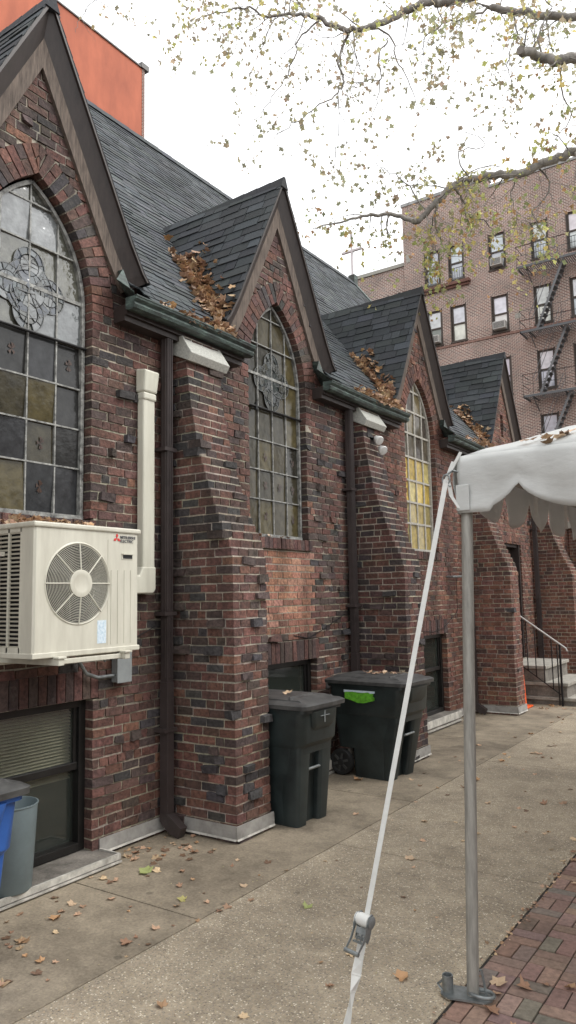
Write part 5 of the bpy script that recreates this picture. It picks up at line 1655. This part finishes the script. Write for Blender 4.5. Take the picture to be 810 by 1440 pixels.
mb.box(-10.72, -9.2, AYF + 1.2, AYF + 1.4, ZT, 21.5)
tpart(mb, 'coping', plain('grey coping', (.33, .33, .32), .8, 0, 3, .3, .2), apt)
mb = MB(); mb.box(XA + .3, XB, AYF - .035, AYF - .001, 13.42, 13.52)
tpart(mb, 'belt_course', plain('brick belt course', (.25, .15, .12), .9, 0, 4, .3, .3), apt); mb = MB()
mb.box(-14.25, -11.75, AYF - .22, AYF - .001, 16.38, 16.52); mb.box(-14.2, -11.8, AYF - .12, AYF - .001, 16.26, 16.38)
tpart(mb, 'ledge', plain('rusty brick course', (.17, .085, .065), .9, 0, 4, .3, .3), apt)
r = random.Random(77)
for ci, (xa, xb) in enumerate(cols_[:7]):
    for ri, (za, zb) in enumerate(rows_[:5]):
        w = empty('window', (xa + .35 - apt.location.x, AYF - apt.location.y, za), 0, apt)
        mb = MB(); t = .07
        y0 = AYF + .06; y1 = AYF + .13
        mb.box(xa, xa + t, y0, y1, za, zb); mb.box(xb - t, xb, y0, y1, za, zb); mb.box(xa + t, xb - t, y0, y1, zb - t, zb); mb.box(xa + t, xb - t, y0, y1, za, za + t)
        zm = (za + zb) / 2; mb.box(xa + t, xb - t, y0 + .01, y1, zm - .035, zm + .035)
        mb.box(xa - .05, xa, AYF - .01, y1, za, zb + .05); mb.box(xb, xb + .05, AYF - .01, y1, za, zb + .05)
        cpart(mb, 'frame', plain('brown window frame', (.07, .055, .045), .7) if 'aptframe' not in M else M['aptframe'], w)
        M['aptframe'] = w.children[0].data.materials[0]
        mb = MB()
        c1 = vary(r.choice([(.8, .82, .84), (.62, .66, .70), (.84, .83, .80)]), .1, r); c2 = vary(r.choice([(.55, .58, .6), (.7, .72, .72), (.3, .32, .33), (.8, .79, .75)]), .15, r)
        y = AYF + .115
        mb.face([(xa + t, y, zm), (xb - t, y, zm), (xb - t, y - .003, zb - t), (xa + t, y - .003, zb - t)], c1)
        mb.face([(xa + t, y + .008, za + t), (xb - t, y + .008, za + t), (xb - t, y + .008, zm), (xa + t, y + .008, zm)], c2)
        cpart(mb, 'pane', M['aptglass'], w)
        mb = MB(); mb.box(xa - .08, xb + .08, AYF - .05, AYF + .06, za - .07, za); cpart(mb, 'sill', M['stone'] if False else M['aptframe'], w)
        if (ri == 0 and ci in (0, 1, 3, 4)):
            mb = MB()
            for k in range(6): x = xa + .06 + k * .115; mb.box(x, x + .014, AYF - .10, AYF - .086, za + .02, za + .55)
            mb.box(xa, xb, AYF - .102, AYF - .084, za + .53, za + .555); mb.box(xa, xb, AYF - .102, AYF - .084, za + .02, za + .04)
            mb.box(xa, xa + .014, AYF - .09, AYF + .06, za + .53, za + .55); mb.box(xb - .014, xb, AYF - .09, AYF + .06, za + .53, za + .55)
            cpart(mb, 'window_guard', M['black'], w)
# white patch and iron star anchors
mb = MB(); mb.box(-9.75, -9.5, AYF - .012, AYF - .002, 14.1, 14.32); tpart(mb, 'wall_plate', M['stone'], apt)
mb = MB(); mb.box(-15.0, -14.8, AYF - .012, AYF - .002, 18.2, 18.6); tpart(mb, 'wall_plate', M['stone'], apt)
# fire escapes
def fire_escape(x0, x1, z, flight):
    fe = empty('fire_escape', (x0 - apt.location.x, AYF - apt.location.y, z), 0, apt)
    y0, y1 = AYF - 1.0, AYF - .02
    mb = MB()
    mb.box(x0, x1, y0, y0 + .05, z - .1, z + .0); mb.box(x0, x0 + .05, y0, y1, z - .1, z)
    k = x0 + .1
    while k < x1: mb.box(k, k + .035, y0 + .05, y1, z - .035, z - .015); k += .085
    k = x0
    while k < x1:
        mb.bar((k + .4, y0 + .05, z - .08), (k + .4, y1, z - .55), .03, .03); mb.box(k + .38, k + .42, y0 + .05, y1, z - .1, z - .04); k += 1.35
    cpart(mb, 'platform', plain('grey iron', (.11, .115, .12), .6, .1), fe)
    mb = MB()
    for zz in (z + .45, z + .9): mb.box(x0, x1, y0, y0 + .018, zz, zz + .018); mb.box(x0, x0 + .018, y0, y1, zz, zz + .018)
    k = x0
    while k < x1: mb.box(k, k + .014, y0, y0 + .014, z, z + .9); k += .45
    cpart(mb, 'railing', M['black'], fe)
    if flight:
        mb = MB(); a = V3((x0 + .65, y0 + .3, z)); b = V3((x0 + 1.95, y0 + .3, z + 2.95))
        for dy in (0, .45):
            o_ = V3((0, dy, 0)); mb.bar(a + o_, b + o_, .025, .10, up=(0, 0, 1))
            mb.bar(a + o_ + V3((-.28, 0, .75)), b + o_ + V3((-.28, 0, .75)), .02, .02)
        for k in range(1, 13):
            p = a.lerp(b, k / 13); mb.box(p.x - .11, p.x + .11, p.y, p.y + .45, p.z - .012, p.z + .012)
        cpart(mb, 'stair', plain('grey iron stair', (.15, .155, .16), .6, .1), fe)
for z, f in ((16.05, False), (13.10, True), (10.22, True), (7.3, True)): fire_escape(-9.3, -2.5, z, f)
# window air conditioners
def wac(x, z, w, lab):
    t = empty('window_air_conditioner', (x, AYF, z)); tag(t, lab, 'air conditioner')
    mb = MB(); mb.box(x - w / 2, x + w / 2, AYF - .32, AYF + .05, z, z + .36); tpart(mb, 'case', plain('beige metal case', (.45, .44, .41), .6), t, bevel=.02)
    mb = MB()
    for k in range(7): mb.box(x - w / 2 + .04, x + w / 2 - .04, AYF - .325, AYF - .321, z + .05 + k * .04, z + .068 + k * .04)
    tpart(mb, 'grille', M['acdark'], t)
wac(-10.43, 13.70, .58, 'beige window air conditioner in the third column, second row of the apartment windows')
wac(-10.43, 16.73, .52, 'window air conditioner in the third column, top row of the apartment windows')
wac(-13.60, 13.70, .5, 'window air conditioner in the leftmost column, second row of the apartment windows')
# lower wing
wg = empty('apartment_wing', (-20, 33.3, 0)); tag(wg, 'lower brown brick building wing seen between church ridge and apartment block', 'building')
mb = MB(); mb.box(-27, -15.2, 33.3, 44, 0, 18.2); tpart(mb, 'wall', M['aptbrick2'], wg)
mb = MB(); mb.box(-27.05, -15.18, 33.22, 33.6, 18.2, 18.38); tpart(mb, 'coping', M['stone'], wg)
# orange stucco building
ob = empty('stucco_building', (-20, 10, 0)); tag(ob, 'tall windowless orange red stucco building behind the church roof', 'building')
mb = MB(); mb.box(-30, -18, -20, 17.7, 0, 20.6); tpart(mb, 'wall', M['stucco'], ob)
mb = MB(); mb.box(-18.3, -17.98, 17.7, 17.82, 0, 20.6); mb.box(-30, -18.3, 17.7, 17.9, 0, 20.6); tpart(mb, 'corner_pier', M['sidebrick'], ob)
mb = MB(); mb.box(-30.1, -17.95, -20, 17.72, 20.6, 20.65); mb.box(-18.25, -17.92, 17.62, 17.98, 20.6, 20.8); tpart(mb, 'coping', plain('dark metal coping', (.12, .115, .11), .6), ob)
# building across the yard (outside the frame, seen only in reflections)
sb_ = empty('row_house', (12, 6, 0)); tag(sb_, 'plain brown brick house across the yard', 'building')
mb = MB(); mb.box(14, 22, -14, 28, 0, 6.5); tpart(mb, 'wall', M['sidebrick'], sb_)
for k in range(9):
    for z in (1.0, 3.9):
        w = empty('window', (14 - 12, -11 + k * 4.2 - 6, z), 0, sb_)
        mb = MB(); mb.box(13.93, 13.99, -11.5 + k * 4.2, -10.5 + k * 4.2, z, z + 1.7); cpart(mb, 'frame', M['whitebar'], w)
        mb = MB(); mb.box(13.915, 13.935, -11.42 + k * 4.2, -10.58 + k * 4.2, z + .08, z + 1.62); cpart(mb, 'pane', M['bronze'], w)

# ================================================================== LIGHT, SKY, CAMERA
world = bpy.data.worlds.new('World'); scene.world = world; world.use_nodes = True
nt = world.node_tree; bg = nt.nodes['Background']
sky = nt.nodes.new('ShaderNodeTexSky'); sky.sky_type = 'NISHITA'; sky.sun_disc = False
SE, SR = R(48), R(60)
sky.sun_elevation = SE; sky.sun_rotation = SR; sky.air_density = 1.0; sky.dust_density = 3.0; sky.altitude = 0
hs = nt.nodes.new('ShaderNodeHueSaturation'); hs.inputs['Saturation'].default_value = .10; hs.inputs['Value'].default_value = 1.25
nt.links.new(sky.outputs[0], hs.inputs['Color'])
# an even cloud layer: clouds brighten and level the sky
tc = nt.nodes.new('ShaderNodeTexCoord'); cn = nt.nodes.new('ShaderNodeTexNoise'); cn.inputs['Scale'].default_value = 1.6; cn.inputs['Detail'].default_value = 5
nt.links.new(tc.outputs['Generated'], cn.inputs['Vector'])
rp_ = ramp(nt, cn.outputs['Fac'], [(.3, (6.2, 6.3, 6.45)), (.7, (7.6, 7.65, 7.7))])
cm = mix(nt, .7, hs.outputs['Color'], rp_.outputs['Color'])
nt.links.new(cm, bg.inputs['Color']); bg.inputs['Strength'].default_value = .15
sun = bpy.data.lights.new('sun', 'SUN'); sun.energy = .8; sun.angle = R(25); sun.color = (1, .97, .92)
so = bpy.data.objects.new('sun', sun); COL.objects.link(so)
# nishita: rotation 0 = +Y, clockwise
sd = V3((math.sin(SR) * math.cos(SE), math.cos(SR) * math.cos(SE), math.sin(SE)))
so.rotation_euler = sd.to_track_quat('Z', 'Y').to_euler()

cam = bpy.data.cameras.new('camera'); co_ = bpy.data.objects.new('camera', cam); COL.objects.link(co_)
cam.sensor_fit = 'HORIZONTAL'; cam.sensor_width = 36; cam.lens = 36 * 1050 / 810; cam.clip_end = 600; cam.clip_start = .05
RR = Matrix(((.8254, .0788, .5590), (.5642, -.0820, -.8215), (-.0189, .9935, -.1121)))
RR = RR.to_quaternion().to_matrix()
mw_ = RR.to_4x4(); mw_.translation = V3((0, 0, 1.75)); co_.matrix_world = mw_
scene.camera = co_
scene.view_settings.view_transform = 'Standard'; scene.view_settings.look = 'None'; scene.view_settings.gamma = 1
scene.view_settings.exposure = 0.95
scene.view_settings.use_curve_mapping = False
scene.render.resolution_x = 576; scene.render.resolution_y = 1024
